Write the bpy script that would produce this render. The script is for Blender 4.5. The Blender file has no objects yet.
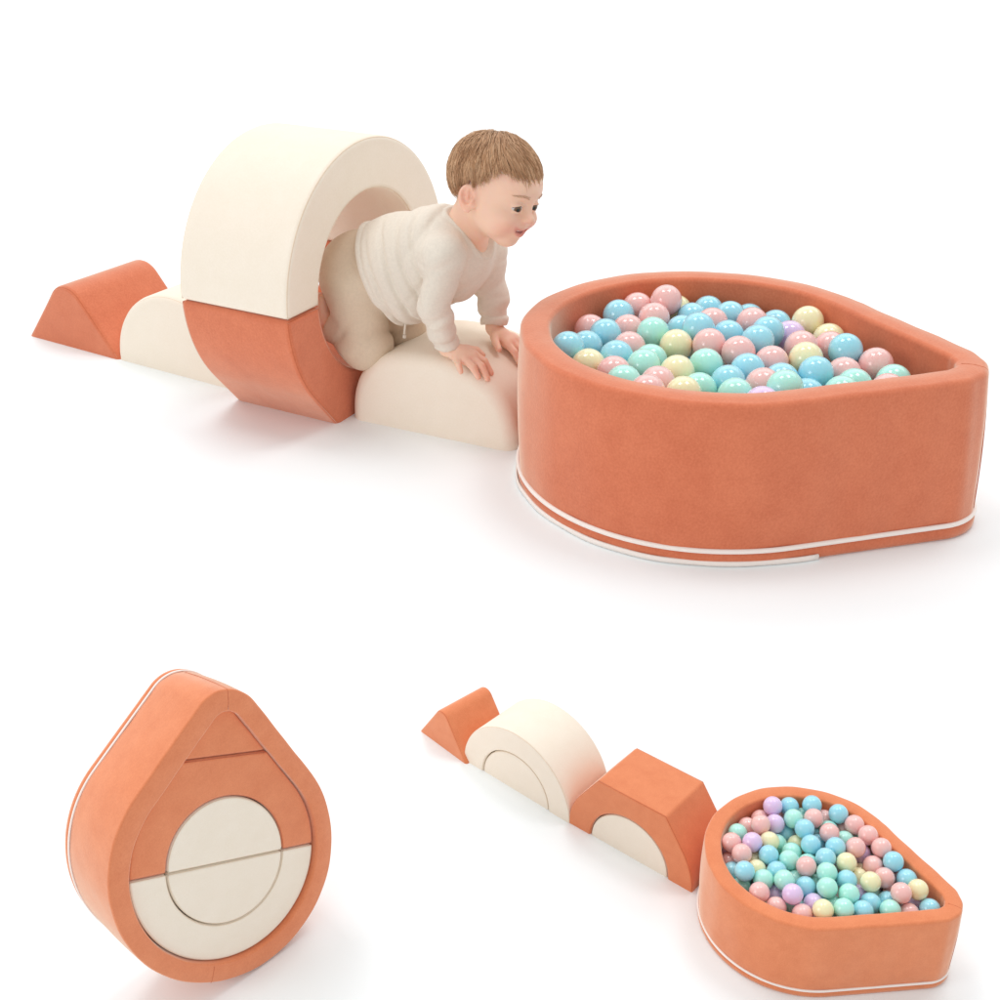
import bpy, bmesh, math, random
import numpy as np
from mathutils import Vector, Matrix, noise

random.seed(5)
rng = np.random.default_rng(5)
scene = bpy.context.scene
COL = scene.collection
PI = math.pi

# ---------------------------------------------------------------- measured layout (floor plan in tenths of a metre)
# outline of each set in units of its inner radius: wall, apex distance, apex radius, block radius, wedge base height, block depth, pit height
SHAPE = {
    'T': dict(t=0.1897, L=1.2736, ro=0.3700, r=0.6389, v1=0.9124, D=0.8753, H=1.01),
    'B': dict(t=0.2027, L=1.4611, ro=0.3700, r=0.6200, v1=0.9873, D=0.8837, H=1.08),
    'L': dict(t=0.1978, L=1.2500, ro=0.3800, r=0.6247, v1=0.9944, D=0.8795, H=0.7400),
}
SIZE = {'T': 2.6981, 'B': 0.8440, 'L': 1.1}      # inner radius
SKEW = (0.9018, 0.1155, -0.4085, 1.0639)             # the upright pit has settled askew on its soft rim
# floor x, y and turn
PLACE = {
    'large pit': (3.5444, 19.8757, -1.9823),
    'large wedge': (-9.4849, 26.0788, -0.5531),
    'large half far': (-6.8223, 24.4909, -0.5437),
    'large tunnel': (-4.5194, 24.3759, -0.4999),
    'large half near': (-1.2969, 21.5532, -0.4566),
    'small pit': (3.0974, 9.5051, -2.0798),
    'small wedge': (-0.7138, 12.2803, -0.8291),
    'small arch': (0.1744, 11.4856, -0.7394),
    'small trapezoid': (1.4189, 10.4014, -0.7068),
    'upright pit': (-2.5230, 8.7167, 0.8071),
}
U = 0.1

# ---------------------------------------------------------------- camera
cam = bpy.data.cameras.new('camera')
cam_o = bpy.data.objects.new('camera', cam)
COL.objects.link(cam_o)
cam_o.location = (0, 0, 10 * U)
cam_o.rotation_euler = (PI / 2 - 0.4877, 0, 0)
cam.sensor_width = 36
cam.lens = 36 * 1.2479
cam.clip_start = 0.02
cam.clip_end = 400
scene.camera = cam_o

# ---------------------------------------------------------------- world, lamps, exposure
world = bpy.data.worlds.new('World')
scene.world = world
world.use_nodes = True
bg = world.node_tree.nodes['Background']
bg.inputs['Color'].default_value = (1.0, 0.99, 0.98, 1)
bg.inputs['Strength'].default_value = 0.71

def softbox(name, loc, target, size, power, color=(1, 1, 1), size_y=None):
    l = bpy.data.lights.new(name, 'AREA')
    l.energy = power
    l.color = color
    l.shape = 'RECTANGLE'
    l.size = size
    l.size_y = size_y or size
    o = bpy.data.objects.new(name, l)
    COL.objects.link(o)
    o.location = loc
    d = Vector(target) - Vector(loc)
    o.rotation_euler = d.to_track_quat('-Z', 'Y').to_euler()
    return o

softbox('overhead_softbox_one', (-2.2, 3.2, 7.5), (-1.0, 1.8, 0), 2.2, 108)
softbox('overhead_softbox_two', (2.2, 3.2, 7.5), (1.0, 1.8, 0), 2.2, 108)
softbox('added_side_fill', (-2.3, 0.1, 1.3), (-0.3, 0.95, 0.1), 1.1, 15)  # added local lamp, brightens the left flank of the upright pit
softbox('added_far_floor_fill', (0, 10.0, 7.0), (0, 9.8, 0), 20.0, 620, size_y=9.0)  # added lamp that keeps the far floor white; no backdrop is built

scene.view_settings.view_transform = 'Standard'
scene.view_settings.look = 'None'
scene.view_settings.exposure = 0
scene.view_settings.gamma = 1
scene.cycles.max_bounces = 8
scene.cycles.diffuse_bounces = 5

# ---------------------------------------------------------------- materials
def new_mat(name):
    m = bpy.data.materials.new(name)
    m.use_nodes = True
    nt = m.node_tree
    return m, nt, nt.nodes['Principled BSDF']

def lin(r, g, b):
    f = lambda c: (c / 255 / 12.92) if c <= 10 else ((c / 255 + 0.055) / 1.055) ** 2.4
    return (f(r), f(g), f(b), 1)

def fabric(name, c1, c2, scale, sheen=1.0, bump=0.25):
    """short-pile suede: blotchy nap, fine grain and slow waviness; scale = noise cells per metre"""
    m, nt, p = new_mat(name)
    tc = nt.nodes.new('ShaderNodeTexCoord')
    n1 = nt.nodes.new('ShaderNodeTexNoise'); n1.inputs['Scale'].default_value = scale * 5; n1.inputs['Detail'].default_value = 6; n1.inputs['Roughness'].default_value = 0.65
    n2 = nt.nodes.new('ShaderNodeTexNoise'); n2.inputs['Scale'].default_value = scale * 70; n2.inputs['Detail'].default_value = 3
    n3 = nt.nodes.new('ShaderNodeTexNoise'); n3.inputs['Scale'].default_value = scale * 2.2; n3.inputs['Detail'].default_value = 2
    for n in (n1, n2, n3):
        nt.links.new(tc.outputs['Object'], n.inputs['Vector'])
    mix = nt.nodes.new('ShaderNodeMix'); mix.data_type = 'RGBA'
    mul = nt.nodes.new('ShaderNodeMath'); mul.operation = 'MULTIPLY_ADD'
    nt.links.new(n2.outputs['Fac'], mul.inputs[0]); mul.inputs[1].default_value = 0.9
    nt.links.new(n1.outputs['Fac'], mul.inputs[2])
    mr = nt.nodes.new('ShaderNodeMapRange'); mr.inputs['From Min'].default_value = 0.65; mr.inputs['From Max'].default_value = 1.25
    nt.links.new(mul.outputs[0], mr.inputs['Value'])
    nt.links.new(mr.outputs['Result'], mix.inputs['Factor'])
    mix.inputs['A'].default_value = c1; mix.inputs['B'].default_value = c2
    nt.links.new(mix.outputs['Result'], p.inputs['Base Color'])
    p.inputs['Roughness'].default_value = 0.9
    p.inputs['Specular IOR Level'].default_value = 0.4
    p.inputs['Sheen Weight'].default_value = sheen
    p.inputs['Sheen Roughness'].default_value = 0.4
    p.inputs['Sheen Tint'].default_value = (1.0, 0.90, 0.76, 1)
    b1 = nt.nodes.new('ShaderNodeBump'); b1.inputs['Strength'].default_value = bump * 0.45; b1.inputs['Distance'].default_value = 0.12 / scale
    nt.links.new(n3.outputs['Fac'], b1.inputs['Height'])
    b2 = nt.nodes.new('ShaderNodeBump'); b2.inputs['Strength'].default_value = bump; b2.inputs['Distance'].default_value = 0.006 / scale
    nt.links.new(n2.outputs['Fac'], b2.inputs['Height'])
    nt.links.new(b1.outputs['Normal'], b2.inputs['Normal'])
    nt.links.new(b2.outputs['Normal'], p.inputs['Normal'])
    return m

# brighter grading of the two smaller sets is put into their base orange
ORANGE = {'T': (lin(206, 111, 77), lin(221, 128, 92)), 'B': (lin(218, 126, 83), lin(231, 142, 98)), 'L': (lin(218, 126, 84), lin(231, 142, 99))}
C1, C2 = lin(241, 229, 212), lin(245, 234, 219)
MAT = {}
for k, s in [(c, SIZE[c] * U) for c in 'TBL']:
    MAT['orange' + k] = fabric('orange_suede_' + k, *ORANGE[k], 1 / s)
    MAT['cream' + k] = fabric('cream_cotton_' + k, C1, C2, 1 / s, sheen=0.05, bump=0.15)
    MAT['seam' + k] = fabric('orange_seam_' + k, lin(196, 100, 64), lin(206, 112, 74), 1 / s)
    MAT['cseam' + k] = fabric('cream_seam_' + k, lin(226, 208, 184), lin(234, 216, 194), 1 / s)
m, nt, p = new_mat('white_piping_tape'); p.inputs['Base Color'].default_value = lin(250, 242, 236); p.inputs['Roughness'].default_value = 0.7
MAT['white'] = m
m, nt, p = new_mat('white_studio_floor'); p.inputs['Base Color'].default_value = (0.91, 0.965, 0.985, 1); p.inputs['Roughness'].default_value = 0.75; p.inputs['Specular IOR Level'].default_value = 0.2
MAT['floor'] = m
def plastic(name, c):
    m, nt, p = new_mat(name)
    p.inputs['Base Color'].default_value = c
    p.inputs['Roughness'].default_value = 0.16
    p.inputs['Subsurface Weight'].default_value = 0.55
    p.inputs['Subsurface Radius'].default_value = (0.6, 0.5, 0.45)
    p.inputs['Subsurface Scale'].default_value = 0.01
    p.inputs['Coat Weight'].default_value = 0.8
    p.inputs['Coat Roughness'].default_value = 0.05
    tr = nt.nodes.new('ShaderNodeBsdfTranslucent'); tr.inputs['Color'].default_value = c       # thin hollow shell
    mx = nt.nodes.new('ShaderNodeMixShader'); mx.inputs[0].default_value = 0.08
    nt.links.new(p.outputs[0], mx.inputs[1]); nt.links.new(tr.outputs[0], mx.inputs[2])
    nt.links.new(mx.outputs[0], nt.nodes['Material Output'].inputs['Surface'])
    return m
BALLMAT = {'P': plastic('pink_plastic', lin(255, 202, 198)), 'B': plastic('blue_plastic', lin(166, 230, 248)),
           'M': plastic('mint_plastic', lin(186, 248, 233)), 'Y': plastic('yellow_plastic', lin(255, 244, 200)),
           'L': plastic('lilac_plastic', lin(234, 210, 246))}

# ---------------------------------------------------------------- helpers
def link(name, me, mat=None, parent=None, smooth=True):
    o = bpy.data.objects.new(name, me)
    COL.objects.link(o)
    if mat is not None:
        me.materials.append(mat)
    if smooth:
        me.polygons.foreach_set('use_smooth', [True] * len(me.polygons))
    if parent is not None:
        o.parent = parent
    return o

def obj(name, bm, mat, parent=None, smooth=True):
    me = bpy.data.meshes.new(name)
    bmesh.ops.recalc_face_normals(bm, faces=bm.faces)
    bm.to_mesh(me)
    bm.free()
    return link(name, me, mat, parent, smooth)

def tag(o, label, cat, group=None):
    o['label'] = label
    o['category'] = cat
    if group:
        o['group'] = group
    return o

def empty(name, loc=(0, 0, 0), rz=0):
    o = bpy.data.objects.new(name, None)
    COL.objects.link(o)
    o.empty_display_size = 0.02
    o.location = loc
    o.rotation_euler = (0, 0, rz)
    return o

def tube_bm(bm, pts, r, closed=False, n=8):
    """round cord along a polyline"""
    P = [Vector(q) for q in pts]
    N = len(P)
    rings = []
    ref = None
    for i in range(N):
        a = P[(i - 1) % N] if (closed or i > 0) else P[i]
        b = P[(i + 1) % N] if (closed or i < N - 1) else P[i]
        t = (b - a).normalized()
        if ref is None:
            ref = t.orthogonal().normalized()
        ref = (ref - t * ref.dot(t)).normalized()
        s = t.cross(ref)
        rings.append([bm.verts.new(P[i] + (ref * math.cos(2 * PI * k / n) + s * math.sin(2 * PI * k / n)) * r) for k in range(n)])
    for i in range(N if closed else N - 1):
        A, B = rings[i], rings[(i + 1) % N]
        off = 0
        if closed and i == N - 1:
            off = min(range(n), key=lambda o_: (A[0].co - B[o_].co).length)
        for k in range(n):
            bm.faces.new((A[k], A[(k + 1) % n], B[(k + 1 + off) % n], B[(k + off) % n]))
    if not closed:
        bm.faces.new(list(reversed(rings[0])))
        bm.faces.new(rings[-1])
    return bm

# ---------------------------------------------------------------- the floor
bm = bmesh.new()
bmesh.ops.create_grid(bm, x_segments=1, y_segments=1, size=60)
fl = obj('floor', bm, MAT['floor'])
fl.location = (0, 40, 0)
fl['kind'] = 'structure'

# ---------------------------------------------------------------- teardrop outline shared by the pits and the blocks that nest in them
def dims(k):
    t, L, ro, r, v1, D, H = [SHAPE[k][n] for n in ('t', 'L', 'ro', 'r', 'v1', 'D', 'H')]
    ri = max(ro - t, 0.03)
    b = math.asin((1 - ri) / L)
    def hw(v):
        y1, y2 = math.sin(b), L + ri * math.sin(b)
        x1, x2 = math.cos(b), ri * math.cos(b)
        return x1 + (x2 - x1) * (v - y1) / (y2 - y1)
    return dict(t=t, L=L, ro=ro, r=r, v1=v1, D=D, H=H, ri=ri, b=b, hw=hw)

def drop_samples(q, na=96, nb=28, ns=22):
    """list of (centre_v, base_radius, angle) with straight runs given as pairs to blend"""
    b = q['b']
    S = []
    for i in range(na + 1):
        a = PI - b + (PI + 2 * b) * i / na
        S.append(((0, 1, a), (0, 1, a), 0))
    for i in range(1, ns):
        S.append(((0, 1, b), (1, 0, b), i / ns))
    for i in range(nb + 1):
        a = b + (PI - 2 * b) * i / nb
        S.append(((1, 0, a), (1, 0, a), 0))
    for i in range(1, ns):
        S.append(((1, 0, PI - b), (0, 1, PI - b), i / ns))
    return S

def drop_point(q, smp, d):
    A, B, f = smp
    def pt(c):
        rad = (1 if c[1] else q['ri']) + d
        return rad * math.cos(c[2]), (q['L'] if c[0] else 0) + rad * math.sin(c[2])
    (x1, y1), (x2, y2) = pt(A), pt(B)
    return x1 + (x2 - x1) * f, y1 + (y2 - y1) * f

def pit_parts(k, parent, mapf, s):
    """wall, padded base, piping, zip tape and seams of one teardrop pit; mapf(u, v, z) gives local metres"""
    q = dims(k)
    S = drop_samples(q)
    t, H = q['t'], q['H']
    zb = 0.085 * H
    def sweep(name, prof, mat, closed=True, sel=None, close_loop=True):
        bm = bmesh.new()
        rings = []
        SS = S if sel is None else [S[i] for i in sel]
        for si, smp in enumerate(SS):
            ring = []
            for (d, z) in prof:
                w = 0.004 * math.sin(si * 0.31 + z * 5) + 0.003 * math.sin(si * 0.83 + 1.3)   # hand-sewn unevenness
                u, v = drop_point(q, smp, d + w * (0.35 if k == 'L' else 1 if d > t * .5 else 0.6))
                ring.append(bm.verts.new(mapf(u, v, z)))
            rings.append(ring)
        n = len(rings)
        m_ = len(prof)
        for i in range(n if sel is None else n - 1):
            A, B = rings[i], rings[(i + 1) % n]
            for j in range(m_ if closed else m_ - 1):
                bm.faces.new((A[j], A[(j + 1) % m_], B[(j + 1) % m_], B[j]))
        if sel is not None and closed:
            bm.faces.new(rings[0]); bm.faces.new(list(reversed(rings[-1])))
        return obj(name, bm, mat, parent)
    ro_, ri_ = (0.022, 0.02) if k == 'L' else (0.036, 0.034)
    prof = [(t - 0.02, zb + 0.005), (t - 0.004, zb + 0.012)]
    for i in range(9):
        f = i / 8
        prof.append((t + 0.012 * math.sin(PI * f), zb + 0.03 + (H - ro_ - zb - 0.03) * f))
    for i in range(1, 8):
        a = (PI / 2) * i / 7
        prof.append((t - ro_ + ro_ * math.cos(a), H - ro_ + ro_ * math.sin(a)))
    for i in range(1, 4):
        f = i / 4
        prof.append((t - ro_ + (ri_ - t + ro_) * f, H + 0.006 * math.sin(PI * f)))
    for i in range(0, 8):
        a = PI / 2 + (PI / 2) * i / 7
        prof.append((ri_ + ri_ * math.cos(a), H - ri_ + ri_ * math.sin(a)))
    for i in range(1, 6):
        prof.append((0.0 - 0.006 * math.sin(PI * i / 5), (H - ri_) + (zb + 0.02 - H + ri_) * i / 5))
    sweep('wall', prof, MAT['orange' + k])
    e = 0.008
    base = [(t - 0.03, 0.0), (t + e - 0.012, 0.0), (t + e, 0.012), (t + e + 0.003, zb * .5), (t + e, zb - 0.012), (t + e - 0.012, zb), (t - 0.06, zb), (t - 0.06, zb - 0.03), (t - .3, zb - 0.03)]
    # base cushion: edge band plus a floor disc closing the bottom
    bm = bmesh.new()
    rings = []
    for smp in S:
        rings.append([bm.verts.new(mapf(*drop_point(q, smp, d), z)) for (d, z) in base[:7]])
    n = len(rings)
    for i in range(n):
        A, B = rings[i], rings[(i + 1) % n]
        for j in range(6):
            bm.faces.new((A[j], A[j + 1], B[j + 1], B[j]))
    bm.faces.new([r_[0] for r_ in rings])
    bm.faces.new([r_[6] for r_ in reversed(rings)])
    obj('base_cushion', bm, MAT['orange' + k], parent)
    # white piping round the top of the base
    bm = bmesh.new()
    tube_bm(bm, [mapf(*drop_point(q, smp, t + 0.004), zb + 0.010) for smp in S], (0.010 if k == 'L' else 0.0155) * s, closed=True, n=8)
    obj('piping', bm, MAT['white'], parent)
    return q, S, sweep, zb

def pit_seams(k, parent, mapf, s, q, S, idx_in, idx_out):
    t, H = q['t'], q['H']
    ro_ = 0.022 if k == 'L' else 0.036
    zb = 0.085 * H
    for i in idx_out:
        bm = bmesh.new()
        pts = [mapf(*drop_point(q, S[i], t + 0.012 * math.sin(PI * f) - 0.001), zb + 0.02 + (H - ro_ - zb - 0.02) * f) for f in [j / 10 for j in range(11)]]
        pts += [mapf(*drop_point(q, S[i], t - ro_ + (ro_ - .001) * math.cos(a)), H - ro_ + (ro_ - .001) * math.sin(a)) for a in [PI / 2 * j / 6 for j in range(1, 7)]]
        pts += [mapf(*drop_point(q, S[i], ro_ + (t - 2 * ro_) * (1 - f)), H + 0.005 * math.sin(PI * f)) for f in (.33, .66, 1)]
        tube_bm(bm, pts, 0.0035 * s, n=6)
        obj('seam', bm, MAT['seam' + k], parent)
    for i in idx_in:
        bm = bmesh.new()
        tube_bm(bm, [mapf(*drop_point(q, S[i], 0.001 - 0.006 * math.sin(PI * f)), H - 0.05 - (H * .6) * f) for f in [j / 8 for j in range(9)]], 0.0035 * s, n=6)
        obj('seam', bm, MAT['seam' + k], parent)

# ---------------------------------------------------------------- foam blocks: a 2-D outline (x, z) pushed back along y
def arc(cx, cz, r, a0, a1, n):
    return [(cx + r * math.cos(a0 + (a1 - a0) * i / n), cz + r * math.sin(a0 + (a1 - a0) * i / n)) for i in range(n + 1)]

def clean(pts):
    out = []
    for q in pts:
        if not out or math.hypot(q[0] - out[-1][0], q[1] - out[-1][1]) > 1e-4:
            out.append(q)
    if math.hypot(out[0][0] - out[-1][0], out[0][1] - out[-1][1]) < 1e-4:
        out.pop()
    return out

def block(name, outline, depth, s, mat, seam_mat, mapf=None, bev=0.03, segs=4, seam=True, y0=0.0, loc=(0, 0, 0), rz=0, puff=0.012):
    outline = clean(outline)
    bm = bmesh.new()
    F = [bm.verts.new((x * s, y0 * s, z * s)) for x, z in outline]
    B = [bm.verts.new((x * s, (y0 + depth) * s, z * s)) for x, z in outline]
    n = len(F)
    bm.faces.new(F); bm.faces.new(list(reversed(B)))
    for i in range(n):
        bm.faces.new((F[(i + 1) % n], F[i], B[i], B[(i + 1) % n]))
    bmesh.ops.recalc_face_normals(bm, faces=bm.faces)
    ed = [e for e in bm.edges if e.calc_face_angle(0) > math.radians(32) and not (not mapf and e.verts[0].co.z < 1e-4 and e.verts[1].co.z < 1e-4)]
    bmesh.ops.bevel(bm, geom=ed, offset=bev * s, offset_type='OFFSET', segments=segs, profile=0.5, affect='EDGES', clamp_overlap=False)
    for e in bm.edges:                       # the sole meets the sides at a crisp fold
        if not mapf and e.verts[0].co.z < 1e-4 and e.verts[1].co.z < 1e-4:
            e.smooth = False
    if mapf:
        for v in bm.verts:
            v.co = mapf(v.co)
    o = obj(name, bm, mat)
    w = o.modifiers.new('weighted', 'WEIGHTED_NORMAL'); w.weight = 80; w.keep_sharp = True
    o.location = loc
    o.rotation_euler = (0, 0, rz)
    if seam:
        # sewn edge along the front and back face
        cen = (sum(x for x, z in outline) / n, sum(z for x, z in outline) / n)
        area = sum(outline[i][0] * outline[(i + 1) % n][1] - outline[(i + 1) % n][0] * outline[i][1] for i in range(n))
        sg = 1 if area > 0 else -1
        inner = []
        k_ = bev * 0.36
        for i in range(n):
            a, b, c = outline[i - 1], outline[i], outline[(i + 1) % n]
            t1 = Vector((b[0] - a[0], b[1] - a[1])).normalized(); t2 = Vector((c[0] - b[0], c[1] - b[1])).normalized()
            n1 = Vector((-t1.y, t1.x)) * sg; n2 = Vector((-t2.y, t2.x)) * sg
            nn = (n1 + n2)
            nn = nn / max(nn.dot(n1), .3)
            inner.append((b[0] + nn.x * k_, b[1] + nn.y * k_))
        for yy in (y0 + k_, y0 + depth - k_):
            bm = bmesh.new()
            pts = [Vector((x * s, yy * s, z * s)) for x, z in inner]
            # densify straight runs so that the mapping bends them too
            if mapf:
                pts = [mapf(p_) for p_ in pts]
            tube_bm(bm, pts, 0.0055 * s, closed=True, n=6)
            obj('seam', bm, seam_mat, o)
    return o

def shapes(k, g=0.0):
    """the five nesting outlines of a set, in its own unit (inner radius = 1); g = clearance"""
    q = dims(k)
    L, ri, r, v1, b = q['L'], q['ri'], q['r'], q['v1'], q['b']
    R = 1 - g
    th = q['hw'](v1) - g
    rr = r - g
    ra = 0.21 if k == 'T' else 0.15 
    bb = b
    # triangle standing on its base (z = v - v1)
    tri = [(-th, 0), (th, 0)] + arc(0, (th * math.cos(b) - ra) / math.sin(b), ra, b, PI - b, 14)
    half = [(-rr, 0), (rr, 0)] + arc(0, 0, rr, 0, PI, 56)[1:-1]
    ring = [(-R, 0), (-r, 0)] + arc(0, 0, r, PI, 0, 56)[1:-1] + [(r, 0), (R, 0)] + arc(0, 0, R, 0, PI, 72)[1:-1]
    trap = [(-R, 0), (-r, 0)] + arc(0, 0, r, PI, 0, 56)[1:-1] + [(r, 0), (R, 0)] + arc(0, 0, R, 0, b, 14)[1:] + [(th, v1), (-th, v1)] + arc(0, 0, R, PI - b, PI, 14)[:-1]
    return q, tri, half, ring, trap

def at(n):
    return (PLACE[n][0] * U, PLACE[n][1] * U, 0)

def turn(n):
    return PLACE[n][2]

# ================================================================ the big set with the child
sT = SIZE['T'] * U
qT, tri, half, ring, trap = shapes('T', 0.004)
DT = qT['D']
o = block('triangle_block', tri, DT, sT, MAT['orangeT'], MAT['seamT'], loc=at('large wedge'), rz=turn('large wedge'), bev=0.035)
tag(o, 'orange triangular foam wedge with rounded top at the far left end of the large set', 'foam block', 'foam blocks of the large set')
o = block('half_round_block', half, DT, sT, MAT['creamT'], MAT['cseamT'], loc=at('large half far'), rz=turn('large half far'), bev=0.05)
tag(o, 'cream half round foam block between the orange wedge and the round tunnel', 'foam block', 'foam blocks of the large set')
v1 = qT['v1']
# the near hump is softer: a flatter back with steeper flanks
hr = qT['r']
hump = [(1.03 * hr * math.copysign(abs(math.cos(a)) ** 0.8, math.cos(a)), 0.905 * hr * math.sin(a) ** 0.8) for a in [PI * i / 60 for i in range(61)]]
tun = [(x, v1 - z) for x, z in trap][::-1]
o = block('tunnel_base_block', tun, DT + 0.04, sT, MAT['orangeT'], MAT['seamT'], y0=-0.04, loc=at('large tunnel'), rz=turn('large tunnel') - PI / 2, bev=0.035)
tag(o, 'orange foam trough forming the lower half of the tunnel the child kneels in', 'foam block', 'foam blocks of the large set')
top = [(x, v1 + 0.006 + z) for x, z in ring]
o = block('tunnel_arch_block', top, DT + 0.04, sT, MAT['creamT'], MAT['cseamT'], y0=-0.04, loc=at('large tunnel'), rz=turn('large tunnel') - PI / 2, bev=0.035)
tag(o, 'cream foam arch resting on the orange trough as the upper half of the tunnel', 'foam block', 'foam blocks of the large set')
o = block('half_round_block', hump, DT, sT, MAT['creamT'], MAT['cseamT'], loc=(at('large half near')[0] - 0.004, at('large half near')[1] - 0.008, 0), rz=turn('large half near'), bev=0.10, segs=6)
tag(o, 'cream half round foam block under both hands of the child', 'foam block', 'foam blocks of the large set')

pitT = empty('ball_pit', at('large pit'), turn('large pit'))
tag(pitT, 'large orange teardrop ball pit with white piping in front of the child', 'ball pit')
mapT = lambda u, v, z: Vector((u * sT, (v + 0.065 * max(0, v - 0.5) * (1 - z)) * sT, z * sT))     # foot splays out under the point
q, S, sweep, zb = pit_parts('T', pitT, mapT, sT)
NA = 96
tape = [i for i in range(14, 101)]
sweep('zip_tape', [(qT['t'] + 0.010, 0.004), (qT['t'] + 0.020, 0.004), (qT['t'] + 0.020, 0.030), (qT['t'] + 0.010, 0.036)], MAT['white'], sel=tape)
pit_seams('T', pitT, mapT, sT, q, S, [20, NA + 40], [NA + 22 + 14])

# ================================================================ the little set on the right
sB = SIZE['B'] * U
qB, tri, half, ring, trap = shapes('B', 0.004)
DB = qB['D']
o = block('triangle_block', tri, DB, sB, MAT['orangeB'], MAT['seamB'], loc=at('small wedge'), rz=turn('small wedge'), bev=0.035)
tag(o, 'small orange triangular foam wedge at the far end of the small block train', 'foam block', 'foam blocks of the small set')
o = block('arch_block', ring, DB, sB, MAT['creamB'], MAT['cseamB'], loc=at('small arch'), rz=turn('small arch'), bev=0.03)
tag(o, 'cream foam arch in the small block train, bridging a cream half disc', 'foam block', 'foam blocks of the small set')
half2 = [(x * 0.985, z * 0.985) for x, z in half]
o = block('half_round_block', half2, DB - 0.01, sB, MAT['creamB'], MAT['cseamB'], loc=at('small arch'), rz=turn('small arch'), bev=0.025, y0=0.012)
tag(o, 'cream half disc block tucked under the small cream arch', 'foam block', 'foam blocks of the small set')
o = block('trapezoid_arch_block', trap, DB, sB, MAT['orangeB'], MAT['seamB'], loc=at('small trapezoid'), rz=turn('small trapezoid'), bev=0.03)
tag(o, 'orange flat topped arch block beside the small ball pit', 'foam block', 'foam blocks of the small set')
o = block('half_round_block', half2, DB - 0.01, sB, MAT['creamB'], MAT['cseamB'], loc=at('small trapezoid'), rz=turn('small trapezoid'), bev=0.025, y0=0.012)
tag(o, 'cream half disc block tucked under the orange flat topped arch', 'foam block', 'foam blocks of the small set')
pitB = empty('ball_pit', at('small pit'), turn('small pit'))
tag(pitB, 'small orange teardrop ball pit heaped with pastel balls at lower right', 'ball pit')
mapB = lambda u, v, z: Vector((u * sB, v * sB, z * sB))
q, S, sweep, zb = pit_parts('B', pitB, mapB, sB)
pit_seams('B', pitB, mapB, sB, q, S, [NA + 40], [NA + 22 + 14])

# ================================================================ the packed set standing upright on the left
sL = SIZE['L'] * U
qL, tri, half, ring, trap = shapes('L', 0.018)
RoL = -min(SKEW[2] * u + SKEW[3] * v for u, v in [drop_point(qL, smp, qL['t'] + 0.012) for smp in drop_samples(qL)])
def lean_uv(u, v):
    return SKEW[0] * u + SKEW[1] * v, SKEW[2] * u + SKEW[3] * v + RoL
def mapL(u, v, z):
    x, h = lean_uv(u, v)
    f = 1 - z / qL['H']                                   # foam tapers a little towards its back
    return Vector((x * (1 - 0.025 * f) * sL, (qL['H'] - z) * sL, h * (1 - 0.055 * f) * sL))
pitL = empty('ball_pit', at('upright pit'), turn('upright pit'))
tag(pitL, 'empty orange teardrop pit standing upright, packed with five foam blocks', 'ball pit')
q, S, sweep, zb = pit_parts('L', pitL, mapL, sL)
pit_seams('L', pitL, mapL, sL, q, S, [], [NA + 22 + 14, 44])
def mapLb(dv):
    def f(c):
        x, h = lean_uv(c.x / sL, c.z / sL + dv)
        return Vector((x * sL, c.y, h * sL))
    return f
DL = qL['H'] - 0.085 * qL['H'] - 0.06
def subdiv(pts, n=8):
    pts = clean(pts)
    out = []
    for i, a in enumerate(pts):
        b = pts[(i + 1) % len(pts)]
        ln = math.hypot(b[0] - a[0], b[1] - a[1])
        m_ = max(1, int(ln / 0.09))
        out += [(a[0] + (b[0] - a[0]) * j / m_, a[1] + (b[1] - a[1]) * j / m_) for j in range(m_)]
    return out
common = dict(loc=at('upright pit'), rz=turn('upright pit'))
o = block('triangle_block', subdiv(tri), DL, sL, MAT['orangeL'], MAT['seamL'], mapf=mapLb(qL['v1'] + 0.012), bev=0.03, y0=0.055, **common)
tag(o, 'orange wedge block packed in the apex of the upright teardrop', 'foam block', 'foam blocks packed in the upright pit')
o = block('trapezoid_arch_block', subdiv(trap), DL, sL, MAT['orangeL'], MAT['seamL'], mapf=mapLb(0.008), bev=0.025, y0=0.045, **common)
tag(o, 'orange arch block packed below the wedge of the upright teardrop', 'foam block', 'foam blocks packed in the upright pit')
half3 = [(x * 1.012, z * 1.012) for x, z in half]
o = block('half_round_block', subdiv(half3), DL, sL, MAT['creamL'], MAT['cseamL'], mapf=mapLb(0.008), bev=0.025, y0=0.040, **common)
tag(o, 'upper cream half disc inside the upright teardrop, under the orange arch', 'foam block', 'foam blocks packed in the upright pit')
o = block('half_round_block', subdiv([(x, -z) for x, z in half3][::-1]), DL, sL, MAT['creamL'], MAT['cseamL'], mapf=mapLb(-0.008), bev=0.025, y0=0.045, **common)
tag(o, 'lower cream half disc cradled by the cream arch in the upright teardrop', 'foam block', 'foam blocks packed in the upright pit')
o = block('arch_block', subdiv([(x, -z) for x, z in ring][::-1]), DL, sL, MAT['creamL'], MAT['cseamL'], mapf=mapLb(-0.008), bev=0.025, y0=0.045, **common)
tag(o, 'cream arch block lining the round bottom of the upright teardrop', 'foam block', 'foam blocks packed in the upright pit')

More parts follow.
